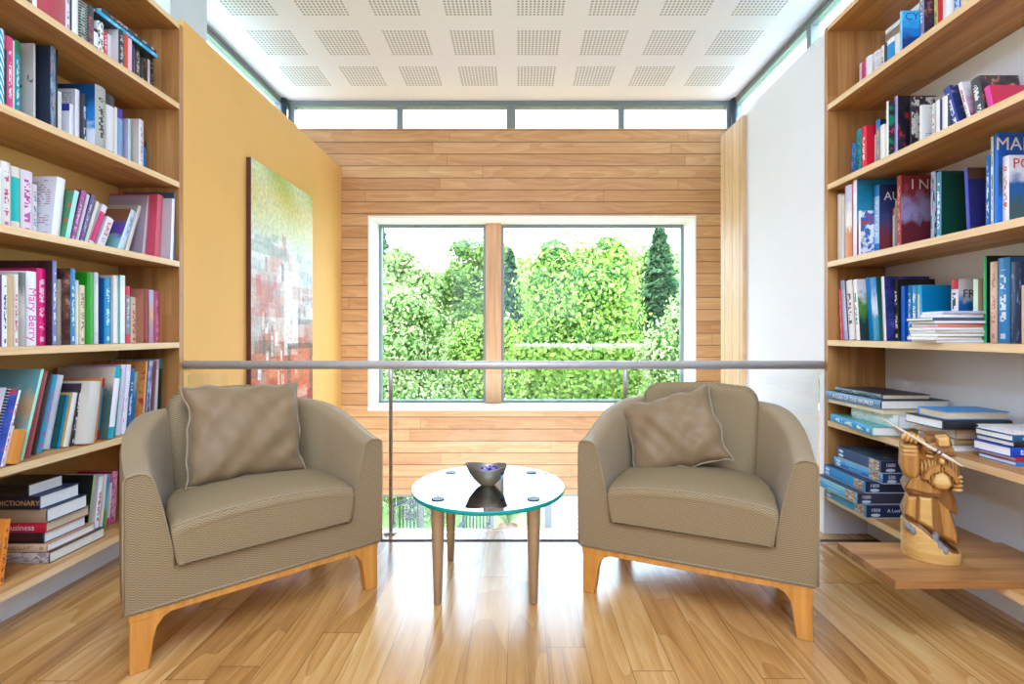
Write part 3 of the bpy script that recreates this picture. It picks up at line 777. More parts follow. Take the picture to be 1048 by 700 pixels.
def slab(name, poly, d0, d1, mat, par=None, bevel=0.006, bulge=0.0):
    """carved block: outline in picture-like x/z, front at -d1, back at +d0, edges chamfered; bulge domes the front"""
    pts = [P(*q) for q in poly]; cx = sum(p_[0] for p_ in pts)/len(pts); cz = sum(p_[1] for p_ in pts)/len(pts)
    mm = MB(); rows = []
    for y, k in ((d0, 0.86), (d0*0.7, 1.0), (-d1*0.45, 1.0), (-d1*0.85, 0.93), (-d1, 0.74), (-d1-bulge, 0.35)):
        rows.append([(cx+(x-cx)*k, y, cz+(z-cz)*k) for x, z in pts])
    mm.grid(rows, True, 0, False, True, True)
    return mm.build(name, mat, par or sc, bevel=bevel)
def lobe(name, c, r3, mat, par=None, n=14, rot=0.0, smooth=True):
    mm = MB(); x0, z0 = P(*c[:2]); rows = []
    for i in range(1, 10):
        a = PI*i/10; rows.append([(r3[0]*math.sin(a)*math.cos(2*PI*k/n), r3[1]*math.sin(a)*math.sin(2*PI*k/n), -r3[2]*math.cos(a)) for k in range(n)])
    cr, sr = math.cos(rot), math.sin(rot)
    rows = [[(x0+x*cr-z*sr, c[2]+y, z0+x*sr+z*cr) for x, y, z in rw] for rw in rows]
    mm.grid(rows, True, 0, smooth, True, True); return mm.build(name, mat, par or sc)
# log base with a sloping top
mm = MB(); n = 36; el = lambda z, s=1.0: [(0.094*s*math.cos(2*PI*k/n), 0.075*s*math.sin(2*PI*k/n), z(0.094*math.cos(2*PI*k/n))) for k in range(n)]
top = lambda x: 0.092-0.05*math.tanh(x/0.06)-0.1*x
mm.grid([el(lambda x: 0.0, 0.99), el(lambda x: 0.004), el(lambda x: top(x)-0.004), el(top, 0.985)], True, 0, True, True, True)
base = mm.build('log_base', carvel, sc)
mm = MB(); mm.grid([el(lambda x: top(x)-0.001, 0.95), el(lambda x: top(x)+0.012, 0.88), el(lambda x: top(x)+0.014, 0.6)], True, 0, False, True, True); mm.build('bark_ground', carved, sc)
for c_ in ((926, 540, -0.05), (931, 543, -0.056), (952, 548, -0.06), (956, 553, -0.064), (961, 557, -0.062), (954, 542, -0.05)):
    lobe('bark_lump', c_, (0.014, 0.012, 0.018), grey, base, 7, 0.3, False)
# coat skirt, cape, arms, head
slab('coat_skirt', [(924, 500), (960, 494), (966, 512), (977, 545), (976, 553), (962, 549), (944, 540), (921, 531), (920, 526), (926, 512)], 0.06, 0.062, carved, bevel=0.004)
slab('coat_panel', [(936, 505), (950, 504), (951, 540), (935, 534)], -0.02, 0.072, carvel, bevel=0.003)
slab('coat_fold', [(953, 505), (962, 500), (974, 543), (974, 551), (958, 545)], 0.0, 0.074, carve, bevel=0.003)
slab('coat_fold', [(924, 508), (935, 506), (934, 533), (921, 528)], 0.0, 0.070, carve, bevel=0.003)
slab('cape', [(928, 484), (964, 482), (975, 515), (975, 522), (966, 518), (957, 503), (944, 506), (922, 504), (920, 499)], 0.058, 0.075, carved, bevel=0.004)
slab('cape_edge', [(930, 486), (958, 492), (962, 502), (944, 503), (922, 500)], 0.0, 0.082, carve, bevel=0.003)
slab('torso', [(934, 452), (970, 452), (975, 480), (973, 494), (940, 492), (930, 482)], 0.06, 0.05, carved)
arm = slab('raised_sleeve', [(919, 454), (934, 453), (938, 462), (938, 484), (934, 492), (922, 489), (918, 480)], 0.03, 0.082, carve, bevel=0.008)
for z_ in (456, 460, 464):
    slab('sleeve_fold', [(918.5, z_), (936, z_-1), (936, z_+1.6), (918.5, z_+2.6)], -0.04, 0.084, carvel, arm, bevel=0.002)
hand = lobe('raised_hand', (928, 448, -0.05), (0.028, 0.03, 0.022), carve, None, 12)
for i in range(4): lobe('finger', (921+4.2*i, 446.5+0.9*i, -0.078), (0.0075, 0.012, 0.019), carvel, hand, 8, -0.35)
lobe('thumb', (938, 449, -0.074), (0.016, 0.009, 0.008), carvel, hand, 8, -0.5)
hd = slab('head', [(938, 452), (950, 446), (966, 448), (972, 458), (973, 474), (966, 490), (955, 495), (944, 490), (937, 474)], 0.05, 0.07, carve, bulge=0.006)
slab('beard', [(934, 478), (938, 469), (948, 466), (957, 468), (966, 466), (974, 470), (976, 480), (971, 490), (963, 498), (950, 499), (940, 491)], -0.04, 0.092, strand, hd, bevel=0.004, bulge=0.008)
slab('chin_beard', [(949, 480), (957, 476), (965, 480), (968, 490), (963, 496), (952, 496), (946, 490)], -0.06, 0.106, carvel, hd, bevel=0.004, bulge=0.004)
for sx, pts in ((0, [(957, 470), (949, 471), (942, 477), (937, 488), (942, 489), (947, 481), (957, 475)]), (1, [(957, 470), (965, 471), (971, 477), (975, 487), (971, 489), (966, 481), (957, 475)])):
    slab('moustache', pts, -0.07, 0.112, carve, hd, bevel=0.003)
lobe('nose', (957, 467, -0.100), (0.010, 0.013, 0.013), carvel, hd, 10)
for q in ((946, 464), (965, 464)):
    lobe('eye', (q[0], q[1], -0.086), (0.013, 0.010, 0.006), carvel, hd, 10)
    lobe('eyebrow', (q[0], q[1]-4, -0.088), (0.021, 0.012, 0.007), carved, hd, 10, 0.15 if q[0] > 955 else -0.15)
lobe('ear', (939, 468, -0.05), (0.010, 0.012, 0.018), carve, hd, 10)
slab('cap', [(936, 451), (944, 444), (966, 443), (970, 452), (968, 458), (950, 459), (938, 457)], 0.055, 0.066, carved, hd, bevel=0.004)
slab('cap_block', [(952, 444), (965, 443), (966, 453), (953, 454)], -0.03, 0.098, carvel, hd, bevel=0.003)
fist = lobe('lowered_hand', (972, 489, -0.04), (0.018, 0.034, 0.034), carve, None, 12)
for i in range(4): lobe('finger', (973, 482.5+4.2*i, -0.068), (0.017, 0.014, 0.0075), carvel, fist, 8, 0.1)
stf = MB()
a_, b_ = P(897, 430), P(975, 469)
A_ = Vector((a_[0], -0.055, a_[1])); B_ = Vector((b_[0], -0.125, b_[1]))
stf.tube([A_, A_.lerp(B_, 0.3), A_.lerp(B_, 0.7), A_.lerp(B_, 0.8), A_.lerp(B_, 0.82), A_.lerp(B_, 0.95), B_], [0.003, 0.0055, 0.0065, 0.007, 0.0075, 0.0045, 0.0015], 10)
st = stf.build('staff', simple('pale_staff', 'd8c4ac', 0.5, 0, 0.1, 40), sc)
stf = MB(); stf.tube([A_.lerp(B_, 0.70), A_.lerp(B_, 0.715)], 0.0082, 10); stf.tube([A_.lerp(B_, 0.745), A_.lerp(B_, 0.76)], 0.0084, 10); stf.build('staff_band', M['black'], st, weld=False)
# ================================================================== BOOKS
PAGE = [simple('book_pages', 'ece6da', 0.9, 0, 0.06, 90), simple('old_book_pages', 'd9c7a4', 0.9, 0, 0.08, 90), simple('white_pages', 'f6f5f2', 0.9, 0, 0.04, 90)]
_bm = {}
def bookmat(spec):
    """spec: 'hex' plain | ('t',base,ink) lettering-like marks down the spine | ('b',base,band[,ink]) bands at the ends
       ('s',base,c2) stripes | ('p',c1,c2,c3) picture | ('l',top,mid,low) landscape | ('c',base,ink) cover with blocks of small print"""
    if isinstance(spec, str): spec = ('n', spec)
    if spec in _bm: return _bm[spec]
    k = spec[0]; t = NT('book_'+'_'.join(spec)[:50])
    uv = t.sep(t.coord('UV')); u, v = uv[0], uv[1]
    oi = t.n('ShaderNodeObjectInfo').outputs['Random']
    def P2(su, sv): return t.comb(t.m('MULTIPLY', u, su), t.m('MULTIPLY', v, sv), t.m('MULTIPLY', oi, 37))
    def band(x, a, b): return t.m('MULTIPLY', t.m('GREATER_THAN', x, a), t.m('LESS_THAN', x, b))
    if k == 'n': col = hx(spec[1])
    elif k == 't':
        cell_ = t.white(t.comb(t.m('FLOOR', t.m('MULTIPLY', u, 5)), t.m('FLOOR', t.m('MULTIPLY', v, 44)), oi))
        word = t.m('GREATER_THAN', t.noise(P2(0.3, 7), 1.0, 1), 0.42)
        f = t.m('MULTIPLY', t.m('MULTIPLY', band(u, 0.26, 0.74), band(v, 0.2, 0.86)), t.m('MULTIPLY', t.m('GREATER_THAN', cell_, 0.42), word))
        f = t.m('MAXIMUM', f, t.m('MULTIPLY', t.m('MULTIPLY', band(u, 0.3, 0.7), band(v, 0.05, 0.11)), 0.9))
        col = t.mix(f, hx(spec[1]), hx(spec[2]))
    elif k == 'b':
        f = t.m('MAXIMUM', t.m('GREATER_THAN', v, 0.84), t.m('LESS_THAN', v, 0.16))
        col = t.mix(f, hx(spec[1]), hx(spec[2]))
        if len(spec) > 3:
            cell_ = t.white(t.comb(t.m('FLOOR', t.m('MULTIPLY', u, 4)), t.m('FLOOR', t.m('MULTIPLY', v, 40)), oi))
            col = t.mix(t.m('MULTIPLY', t.m('MULTIPLY', band(u, 0.28, 0.72), band(v, 0.26, 0.78)), t.m('GREATER_THAN', cell_, 0.45)), col, hx(spec[3]))
    elif k == 's':
        f = t.m('LESS_THAN', t.m('FRACT', t.m('ADD', t.m('MULTIPLY', v, 9), t.m('MULTIPLY', u, 1.2))), 0.45)
        col = t.mix(f, hx(spec[1]), hx(spec[2]))
    elif k == 'p':
        nz = t.noise(P2(3.2, 5), 1.3, 3, 0.6)
        col = t.ramp(nz, [(0.30, hx(spec[1])), (0.44, hx(spec[1])), (0.5, hx(spec[2])), (0.58, hx(spec[2])), (0.66, hx(spec[3]))])
    elif k == 'l':
        q = t.m('ADD', v, t.m('MULTIPLY', t.m('SUBTRACT', t.noise(P2(4, 6), 1.2, 4), 0.5), 0.5))
        col = t.ramp(q, [(0.12, hx(spec[3])), (0.34, hx(spec[3])), (0.46, hx(spec[2])), (0.6, hx(spec[2])), (0.8, hx(spec[1]))])
    elif k == 'c':
        cell_ = t.white(t.comb(t.m('FLOOR', t.m('MULTIPLY', u, 26)), t.m('FLOOR', t.m('MULTIPLY', v, 26)), oi))
        rowm = t.m('LESS_THAN', t.m('FRACT', t.m('MULTIPLY', v, 26)), 0.5)
        blk = t.m('GREATER_THAN', t.noise(P2(2, 5), 1.1, 0), 0.5)
        f = t.m('MULTIPLY', t.m('MULTIPLY', rowm, t.m('GREATER_THAN', cell_, 0.25)), t.m('MULTIPLY', blk, t.m('MULTIPLY', band(u, 0.1, 0.9), band(v, 0.08, 0.94))))
        col = t.mix(t.m('MULTIPLY', f, 0.8), hx(spec[1]), hx(spec[2]))
    _bm[spec] = t.bsdf(col, 0.42, 0)
    return _bm[spec]

def book_mesh(d, tk, h, cover, spine, parent, soft=False, page=0, round_=0.12):
    """spine on local -x, height along z, thickness along y; origin at the bottom of the spine"""
    b = min(0.003, tk*0.18); ov = 0.0 if soft else 0.003
    hy = tk/2
    arc = [(-round_*tk*math.sin(PI*(i/6)), hy-2*hy*i/6) for i in range(7)]
    outer = [(d, hy)]+arc+[(d, -hy)]
    inner = [(d, hy-b), (b, hy-b), (b, -hy+b), (d, -hy+b)]
    mm = MB()
    n = len(outer)
    for i in range(n-1):
        p, q = outer[i], outer[i+1]
        if i == 0: uv = [(0, 0), (1, 0), (1, 1), (0, 1)]          # +y cover: u = 1-x/d
        elif i == n-2: uv = [(0, 0), (1, 0), (1, 1), (0, 1)]
        else:
            a0, a1 = 0.5-p[1]/tk, 0.5-q[1]/tk; uv = [(a0, 0), (a1, 0), (a1, 1), (a0, 1)]
        mi = 0 if i in (0, n-2) else 1
        mm.face([(p[0], p[1], 0), (q[0], q[1], 0), (q[0], q[1], h), (p[0], p[1], h)], mi, uv, smooth=(mi == 1))
    for i in range(3):
        p, q = inner[i], inner[i+1]
        mm.face([(q[0], q[1], 0), (p[0], p[1], 0), (p[0], p[1], h), (q[0], q[1], h)], 0)
    for s, z in ((1, h), (0, 0)):
        for poly in ([outer[0], outer[1], inner[1], inner[0]], outer[1:n-1]+[inner[2], inner[1]], [outer[n-2], outer[n-1], inner[3], inner[2]]):
            mm.face([(x, y, z) for x, y in poly], 0)
    for a_, b_ in ((outer[0], inner[0]), (inner[3], outer[-1])):
        mm.face([(a_[0], a_[1], 0), (b_[0], b_[1], 0), (b_[0], b_[1], h), (a_[0], a_[1], h)], 0)
    mm.build('cover', [bookmat(cover), bookmat(spine)], parent, weld=False)
    mm = MB(); mm.box((b*1.02, -hy+b*1.02, ov+0.0004), (d-ov-0.0008, hy-b*1.02, h-ov-0.0004)); mm.build('pages', PAGE[page], parent, weld=False, fixn=False)

def text_on(root, side, tk, d, h, txt, size, col, u=0.5, v=0.5, far=False, sx=1.0):
    """lettering on the spine (reading down) or on a cover"""
    mat = _txt(col)
    if side == 'spine':
        o = (-0.12*tk-0.0006, 0, h*v); Mx = basis(o, (0, 0, -1), (0, -1, 0), (-1, 0, 0))      # reads top to bottom
    elif side == 'near-':      # local -y face, u to +x
        o = (d*u, -tk/2-0.0006, h*v); Mx = basis(o, (1, 0, 0), (0, 0, 1), (0, -1, 0))
    elif side == 'near+':
        o = (d*(1-u), tk/2+0.0006, h*v); Mx = basis(o, (-1, 0, 0), (0, 0, 1), (0, 1, 0))
    return lettering(txt, mat, root, Mx, size, sx=sx)
_tm = {}
def _txt(col):
    if col not in _tm:
        t = NT('ink_'+col); _tm[col] = t.bsdf(hx(col), 0.5)
    return _tm[col]

ROWN = ['top shelf', 'second shelf', 'third shelf', 'fourth shelf', 'fifth shelf', 'bottom shelf']
def row_of_books(side, ri, books):
    """books listed from the far end towards the camera: (x0, x1, ytop, description, spine, cover, options); pixels of the photograph"""
    sg = -1 if side == 'L' else 1
    xf, xb = (1.935, 2.278) if side == 'L' else (1.76, 2.084)
    zs = (SL if side == 'L' else SR)[5-ri]
    where = f" on {'left' if side == 'L' else 'right'} bookcase {ROWN[ri]}"
    group = f"books on the {'left' if side == 'L' else 'right'} bookcase {ROWN[ri]}"
    items = sorted(books, key=lambda b_: -b_[0]) if side == 'L' else sorted(books, key=lambda b_: b_[0])
    prevY = 2.847; prevX = xf+0.02; prevpx = None
    for b_ in items:
        x0, x1, yt, desc, spine, cover = b_[:6]; op = b_[6] if len(b_) > 6 else {}
        far, near = (x1, x0) if side == 'L' else (x0, x1)
        rf, rn = abs(far-531), abs(near-531)
        base = xf+op.get('in', 0.018)
        touch = prevY*rf/F
        if 'in' in op: Xs = base
        elif touch > prevX+0.004: Xs = max(base, min(touch, xf+0.16))
        else: Xs = max(base, prevX-0.02)
        Yf = min(F*Xs/rf, prevY-0.0006); Yn = F*Xs/rn
        tilt = math.radians(op.get('tilt', 0)); ct = math.cos(tilt)
        if Yf-Yn < 0.004: Yn = Yf-0.004
        Yf = min(Yf, 2.846-0.3*math.sin(tilt)) if tilt > 0 else Yf; Yn = min(Yn, Yf-0.005)
        tk = max(0.004, (Yf-Yn)*ct-0.0006); Yc = Yf-(tk/2)*ct
        h = op.get('h') or max(0.08, (EYE+(341-yt)*Yc/F-zs)/max(0.5, math.cos(tilt)))
        h = min(h, (SL if side == 'L' else SR)[6-ri]-TH-zs-0.004 if ri else 0.40)
        d = min(op.get('d', max(0.12, h*0.74)), xb-Xs-0.003)
        r = empty('book', (sg*Xs, Yc, zs+0.0006+(tk/2)*abs(math.sin(tilt))))
        r.rotation_euler = ((tilt, 0, PI) if side == 'L' else (-tilt, 0, 0))
        tag(r, desc+where, 'book', group)
        if op.get('name'): r.name = op['name']; r['category'] = op.get('cat', 'book')
        book_mesh(d, tk, h, cover or (spine if isinstance(spine, str) else spine[1]), spine, r, op.get('soft', False), op.get('pg', 0), op.get('round', 0.12))
        for tx in op.get('txt', ()):
            fc = tx[0] if tx[0] == 'spine' else ('near+' if side == 'L' else 'near-')
            text_on(r, fc, tk, d, h, *tx[1:])
        if op.get('wire'):
            mm = MB(); q = int(h/0.012)
            for i in range(q):
                z_ = (i+0.5)*h/q; mm.tube([(-0.003+0.008*math.cos(a), (tk*0.55)*math.sin(a), z_) for a in [2*PI*k/8 for k in range(8)]], 0.0012, 5, closed=True)
            mm.build('wire_binding', M['wire'], r, weld=False)
        # where the next book may start: at the lowest near corner of this one
        if not op.get('over'):
            prevY = min(prevY, Yn); prevX = Xs
M['wire'] = simple('wire', 'dfe2e4', 0.3, 0.6)

W_, K_ = 'f2f0ec', '1b1c20'
# ---- left bookcase, top shelf
row_of_books('L', 0, [
 (25, 33, 0, 'dark brown photo-jacket book at frame edge', ('p', '3a2a20', '6a4a34', 'b09070'), '3a2a20', {'h': .26}),
 (33, 38, 0, 'slim cream book beside the red binder', W_, W_, {'h': .25}),
 (38, 67, 0, 'wide crimson red binder', ('n', 'b04450'), 'a02c38', {'h': .31}),
 (67, 71.5, 0, 'lilac-white book right of the red binder', ('t', 'e4dce6', '8a7ab8'), 'e4dce6', {'h': .26}),
 (71.5, 73.5, 0, 'thin black book before the magenta-edged one', K_, K_, {'h': .24}),
 (73.5, 80, 0, 'white book with magenta edge', W_, 'd81b88', {'h': .235}),
 (80, 88, 2, 'grey-green wire-bound notebook', ('t', '4a544c', 'a9c4b4'), '39423c', {'wire': 1}),
 (88, 96, 6, 'tall charcoal book with faded red marks', ('t', '3c3e46', 'b04a5a'), '34363c'),
 (96, 100.5, 30, 'small white paperback near the charcoal book', ('b', 'f0eeea', K_), W_),
 (100.5, 106, 23, 'white paperback with black blotches', ('p', K_, W_, W_), W_),
 (106, 110, 33, 'small bright red paperback', ('t', 'd8304a', 'f4d8dc'), 'd8304a'),
 (110, 114, 36, 'small plain white paperback', W_, W_),
 (121, 127, 31, 'black-spined book with pale grey cover', ('t', '2c2c30', 'b0b0b0'), 'cfccc8'),
 (127, 131, 33, 'orange-red slim book', 'd04428', 'd04428'),
 (131, 135, 34, 'pale pink slim book', 'ecc8dc', 'ecc8dc'),
 (135, 138, 37, 'slim dark purple book', '4a3a6c', '4a3a6c'),
 (138, 143, 42, 'brown-black book with pink foot', ('b', '4a403c', 'b85a5c', 'c8b8a0'), '2c2624'),
 (143, 146, 46, 'slim black paperback', K_, K_),
 (146, 151, 52, 'black book with rose picture on the spine', ('p', K_, '2c2628', 'c88a90'), K_),
 (151, 153.5, 54, 'narrow white and black book', ('b', W_, K_), W_),
 (153.5, 157, 58, 'last small black book by the end panel', ('t', K_, '9aa0a4'), K_)])
# ---- left, second shelf
row_of_books('L', 1, [
 (0, 4.2, 30, 'cyan and white diagonal-striped book', ('s', '2a9cc8', 'eef4f6'), '2a9cc8'),
 (4.2, 7, 37, 'dark book with red head band', ('b', '2a2c3a', 'c83038'), 'c83038'),
 (7, 13, 38, 'hot pink book with white spine lettering', ('t', 'e0508c', 'fbe8f0'), 'e0508c'),
 (13, 15, 42, 'thin white book between pink and green ones', W_, W_),
 (15, 20.5, 42, 'teal and green book', ('b', '16a0b0', '2a8a5c', 'd0e8e8'), '2a8a5c'),
 (34, 36.5, 45, 'cream book with food pictures on its cover', 'ddd5cc', ('p', 'ddd5cc', 'ddd5cc', '7a3c30')),
 (51.5, 57, 48, 'navy album with picture strip along its spine', ('p', '8aa0b8', '5a6a84', 'c09a90'), '2a3242'),
 (57, 59, 50, 'thin black book behind the navy album', K_, '39405a'),
 (59, 63, 94, 'low white paperback beside the thin black one', W_, W_),
 (71, 75, 107, 'short white booklet with blue tag', 'f4f4fa', ('b', 'ece9ec', '3038a0')),
 (77, 81.5, 92, 'white book with grey lines of print on cover', 'f2f0f4', ('c', 'd9cfcb', '8a8a94')),
 (84.5, 88.5, 97, 'charcoal book with white script on spine', ('t', '44464c', 'e8e8ec'), '3a3c40'),
 (97, 108, 89, 'blue globe-jacket atlas with red top edge', ('t', 'aeb0a4', '3a3438'), ('l', '1c4a78', '2a7ac0', 'd8dce0')),
 (108, 117, 98, 'grey-white book with black band near the top', ('b', 'e8e4e8', '3a3a40'), 'c8c0c4'),
 (117, 120, 110, 'thin white paperback right of the banded book', W_, 'c8a890'),
 (120, 125.5, 112, 'violet and sky-blue paperback', ('b', '88b0e0', '5a40b0'), '5040a8'),
 (131, 134, 122, 'lilac book with pale teal spine', 'c4e4e4', 'd4c8dc'),
 (142, 147, 123, 'cream book with orange patch on cover', ('t', 'f0ecf0', 'b0a8b4'), ('b', 'd8cdbc', 'd8cdbc')),
 (147, 150, 145, 'little blue and black book at the row end', ('b', '2a7ab8', '1c1c20'), '2a7ab8')])
# ---- left, third shelf
row_of_books('L', 2, [
 (0, 1.2, 172, 'white book cut by the frame edge', W_, W_),
 (1.2, 10.5, 166, 'cream book with pink lettering', ('t', 'e8e2de', 'c84a7c'), 'e0dcd8'),
 (11, 20, 171, 'turquoise book with cream edge', ('b', '2abcb8', 'e8dcd0'), 'e4dcd0'),
 (20.5, 33, 175, 'pale green book with magenta lettering', ('t', 'e8dce6', 'b84a98'), 'bfd0b0'),
 (33, 38, 189, 'small white paperback next to magenta lettering', ('t', 'f6f4f4', '60a0b8'), 'f0e8e4'),
 (52, 61, 181, 'large white catalogue leaning, print on its cover', ('n', 'eeeef4'), ('c', 'd4cfd0', 'a06a6c'), {'tilt': 6, 'd': .2}),
 (66, 71, 193, 'green cookbook with red tomato cover leaning right', 'a8e0dc', ('p', '5a8a5c', '4a8a5c', 'd84030'), {'tilt': 12}),
 (71, 76, 192, 'magenta book leaning right', ('t', 'a8549c', 'e0b0d8'), '7a2050', {'tilt': 14}),
 (76, 79.5, 196, 'white-lilac book leaning beside the magenta one', 'd8d0e0', 'c8b8cc', {'tilt': 15}),
 (79.5, 84, 196, 'purple book with white lettering leaning', ('t', '6a5a98', 'cfc8e8'), '2c1c38', {'tilt': 16}),
 (84.5, 88, 203, 'white paperback leaning next to the purple one', W_, 'e8dcd8', {'tilt': 18}),
 (88, 94, 207, 'pink-and-white paperback leaning', ('b', 'e02878', 'f4e8f0'), 'f0e8ec', {'tilt': 22}),
 (97, 105, 222, 'thick white paperback leaning with red dots', ('t', 'eeeaf0', 'd06a80'), 'd4ccd0', {'tilt': 22}),
 (118, 125, 213, 'pale blue book with food photo cover leaning', ('t', 'd4ecf4', '8ab4d0'), ('l', '8a5a38', '6a4ab0', '8ac0c4'), {'tilt': 22}),
 (126, 130, 207, 'tan-covered book leaning behind the food photo one', 'efe8dc', 'b8a894', {'tilt': 20, 'd': .2}),
 (145, 148, 199, 'mauve spiral-bound album', 'f0eef0', 'a08c94', {'tilt': 7, 'wire': 1, 'd': .22}),
 (158, 164, 199, 'coral red ring binder', ('n', 'd86a78'), 'c04456', {'tilt': 4}),
 (174, 177, 203, 'pale grey folder between the binders', 'f0eef2', 'bcacac', {'tilt': 3}),
 (177.5, 182, 197, 'slate blue ring binder at the row end', ('n', '5a6c7c'), '3a4654', {'tilt': 1})])
# ---- left, fourth shelf
row_of_books('L', 3, [
 (0, 2, 281, 'purple-edged book cut by the frame edge', '5a3a6c', '5a3a6c'),
 (2, 7.5, 282, 'white book with black title and navy foot', ('t', 'e8e6ea', '3a3440'), 'e8e6ea'),
 (7.5, 14, 281, 'plain tan hardback', 'c8a878', 'c8a878'),
 (14, 18.5, 281, 'white paperback with small red title', ('t', 'ece4e0', 'c05a5c'), 'ece4e0'),
 (18.5, 26, 279, 'grey paperback with black-and-white photo', ('l', '6a6a64', 'c8c0b8', 'b0a8a4'), 'c8c0bc'),
 (26.5, 37, 278, 'white cookbook with pink name on the spine', 'f4f2f6', 'f4f2f6', {'txt': [('spine', 'Mary Berry', 0.048, 'e050b0', .5, .42)]}),
 (37, 47, 275, 'hot magenta cookbook with white lettering', ('t', 'e8107c', 'fbd8ea'), 'c00c5c', {'d': .26}),
 (53.5, 58, 267, 'tall dark patterned cookbook with lilac-blue spine', ('t', '7a84b8', 'e4e8f4'), ('p', '2c1a20', '3a2028', '6a3040'), {'d': .3}),
 (58, 63, 286, 'grey-tan book beside the tall dark cookbook', ('b', 'c8b8a0', 'b8b0a8'), 'c8a070'),
 (72, 77, 275, 'blue-spined book with brown photo cover', ('t', '3a80b8', 'cfe4f0'), ('p', '4a3028', '6a4838', 'b08870')),
 (77, 80.5, 287, 'cream paperback right of the blue spine', ('b', 'f4ecc8', 'e8e4f0'), 'f0e8d0'),
 (81, 87, 292, 'low cream book with beige spine', ('t', 'e8dcb8', '8a7a58'), 'c8b088'),
 (89, 96, 279, 'bright green hardback', ('n', '3aa01c'), '2c9414', {'d': .25}),
 (96, 100.5, 279, 'white paperback with purple corner', ('b', 'f0eef2', 'e4dcf0'), 'f0eef2'),
 (100.5, 102.5, 283, 'thin dark violet paperback', '4a3a88', '4a3a88'),
 (106.5, 113.5, 285, 'blue book with pale lettering', ('t', '2a90c4', 'b8dcec'), '1a5a94'),
 (116, 121, 282, 'cream-white tall book', 'f2efe6', 'd4c8b8'),
 (123, 128, 282, 'white book with teal stripe', ('b', 'f4f4f8', 'e8f0f4'), '7ab0b0'),
 (128.5, 133, 293, 'paperback with red head and grey-blue foot', ('b', '8094a8', 'e03050', 'f0d0d8'), 'e03050'),
 (133.5, 139.5, 304, 'small cream paperback with red title', ('t', 'e8d8b8', 'd04840'), 'e8d8b8'),
 (147, 152, 296, 'dark red hardback with brown cover', ('n', '8a2c28'), 'b0785c'),
 (152.5, 157.5, 297, 'lilac and orange paperback', ('l', 'd0c8e4', 'e8c088', 'c8a0c0'), 'd0c8e4'),
 (158, 163, 298, 'pink hardback at the row end', ('t', 'd86a90', 'eca8c0'), 'e07a9c')])
# ---- left, fifth shelf (everything leans to the right)
row_of_books('L', 4, [
 (0, 3, 402, 'white-spined paperback with red dots leaning', ('t', 'f2f0ee', 'c83a3c'), ('p', '3a4a9c', '3a5ab0', 'c83848'), {'tilt': 14}),
 (3, 9, 428, 'small grey-white book leaning', 'dad6d4', 'cac6c4', {'tilt': 14, 'h': .15}),
 (-14, -10, 385, 'white wire-bound book leaning, cut by the frame edge', '3a3c40', 'd4d4dc', {'tilt': 14, 'wire': 1, 'h': .3}),
 (10, 19.5, 385, 'small orange-brown book below a burger picture', ('n', 'd08a34'), 'd08a34', {'tilt': 14, 'h': .13, 'd': .12, 'in': .0}),
 (20, 23.5, 380, 'teal cookbook with burger on the cover leaning', 'a8e8c8', ('l', '6a9a9c', 'c8a470', '6ab4b8'), {'tilt': 14, 'd': .26}),
 (24, 30.5, 382, 'maroon hardback leaning', ('n', '9c3a44'), 'a83c48', {'tilt': 13}),
 (31, 36.5, 384, 'black book with magenta edge leaning', ('n', '20181c'), 'c8307c', {'tilt': 13}),
 (37, 43, 386, 'cyan-blue book with magenta lettering leaning', ('t', '3aa4d0', 'c84a9c'), '5ab4c8', {'tilt': 13}),
 (43, 51, 386, 'lilac-white wide book leaning', ('n', 'eeecf2'), 'c8b4c4', {'tilt': 12}),
 (58, 61, 406, 'short teal book with blue spine leaning', '1c90d0', '0c5050', {'tilt': 12}),
 (64, 70.5, 404, 'short white book with ochre cover leaning', 'eeeae0', 'c8a850', {'tilt': 12}),
 (72, 75.5, 394, 'black book with white lettering leaning', ('t', '26221e', 'e4e0dc'), ('n', '40343c'), {'tilt': 10}),
 (85, 96, 392, 'thick cream paperback with rough pages', ('n', 'd8d2c4'), 'd8cdb8', {'tilt': 8}),
 (96, 98.5, 388, 'thin orange book beside the cream one', 'd88a40', 'd88a40', {'tilt': 7}),
 (98.5, 101, 388, 'thin blue and red book', ('b', '6a9cd0', 'b83040'), '6a3040', {'tilt': 7}),
 (110, 116, 377, 'grey-green framed-cover book with white spine', ('b', 'f0eaf2', '20a4b8'), ('l', 'c8b4a0', '4c6458', '4c6458'), {'tilt': 8, 'd': .28}),
 (116, 118, 378, 'thin teal book', '1a94a0', '1a94a0', {'tilt': 7}),
 (118, 123, 374, 'lilac-white tall book', 'e4dcec', 'c8b0c4', {'tilt': 6}),
 (124, 128.5, 374, 'white book with pink floral spine', ('p', 'f4f0f6', 'f4f0f6', 'e0308c'), 'e4dcec', {'tilt': 6}),
 (128.5, 133, 378, 'mid-blue book with white logo foot', ('b', '2a68a8', '2a68a8', 'c8dcec'), '2a5a98', {'tilt': 6}),
 (133, 137, 381, 'aqua to blue book', ('l', 'b0d8c8', '2a94d0', '2a84c8'), '9cd0c0', {'tilt': 6}),
 (145, 147, 370, 'orange art book with figured cover', 'e8b070', ('p', 'c8742c', 'd08a3c', 'b83020'), {'tilt': 5, 'd': .28}),
 (148, 152.5, 370, 'black and violet floral book', ('p', '3c4a48', '9098c8', 'f0d8f0'), '4a5a5c', {'tilt': 5}),
 (152.5, 156.5, 370, 'maroon book near the end', '7c3c44', '8a3a48', {'tilt': 5}),
 (157, 160.5, 368, 'white and pink book near the end', ('b', 'f6f2f6', 'e8b8d0'), 'f0e8ee', {'tilt': 3}),
 (161, 166, 367, 'dark green book with aqua head at the end', ('b', '1c3c38', '3aa8a8'), '1c3c38', {'tilt': 2})])
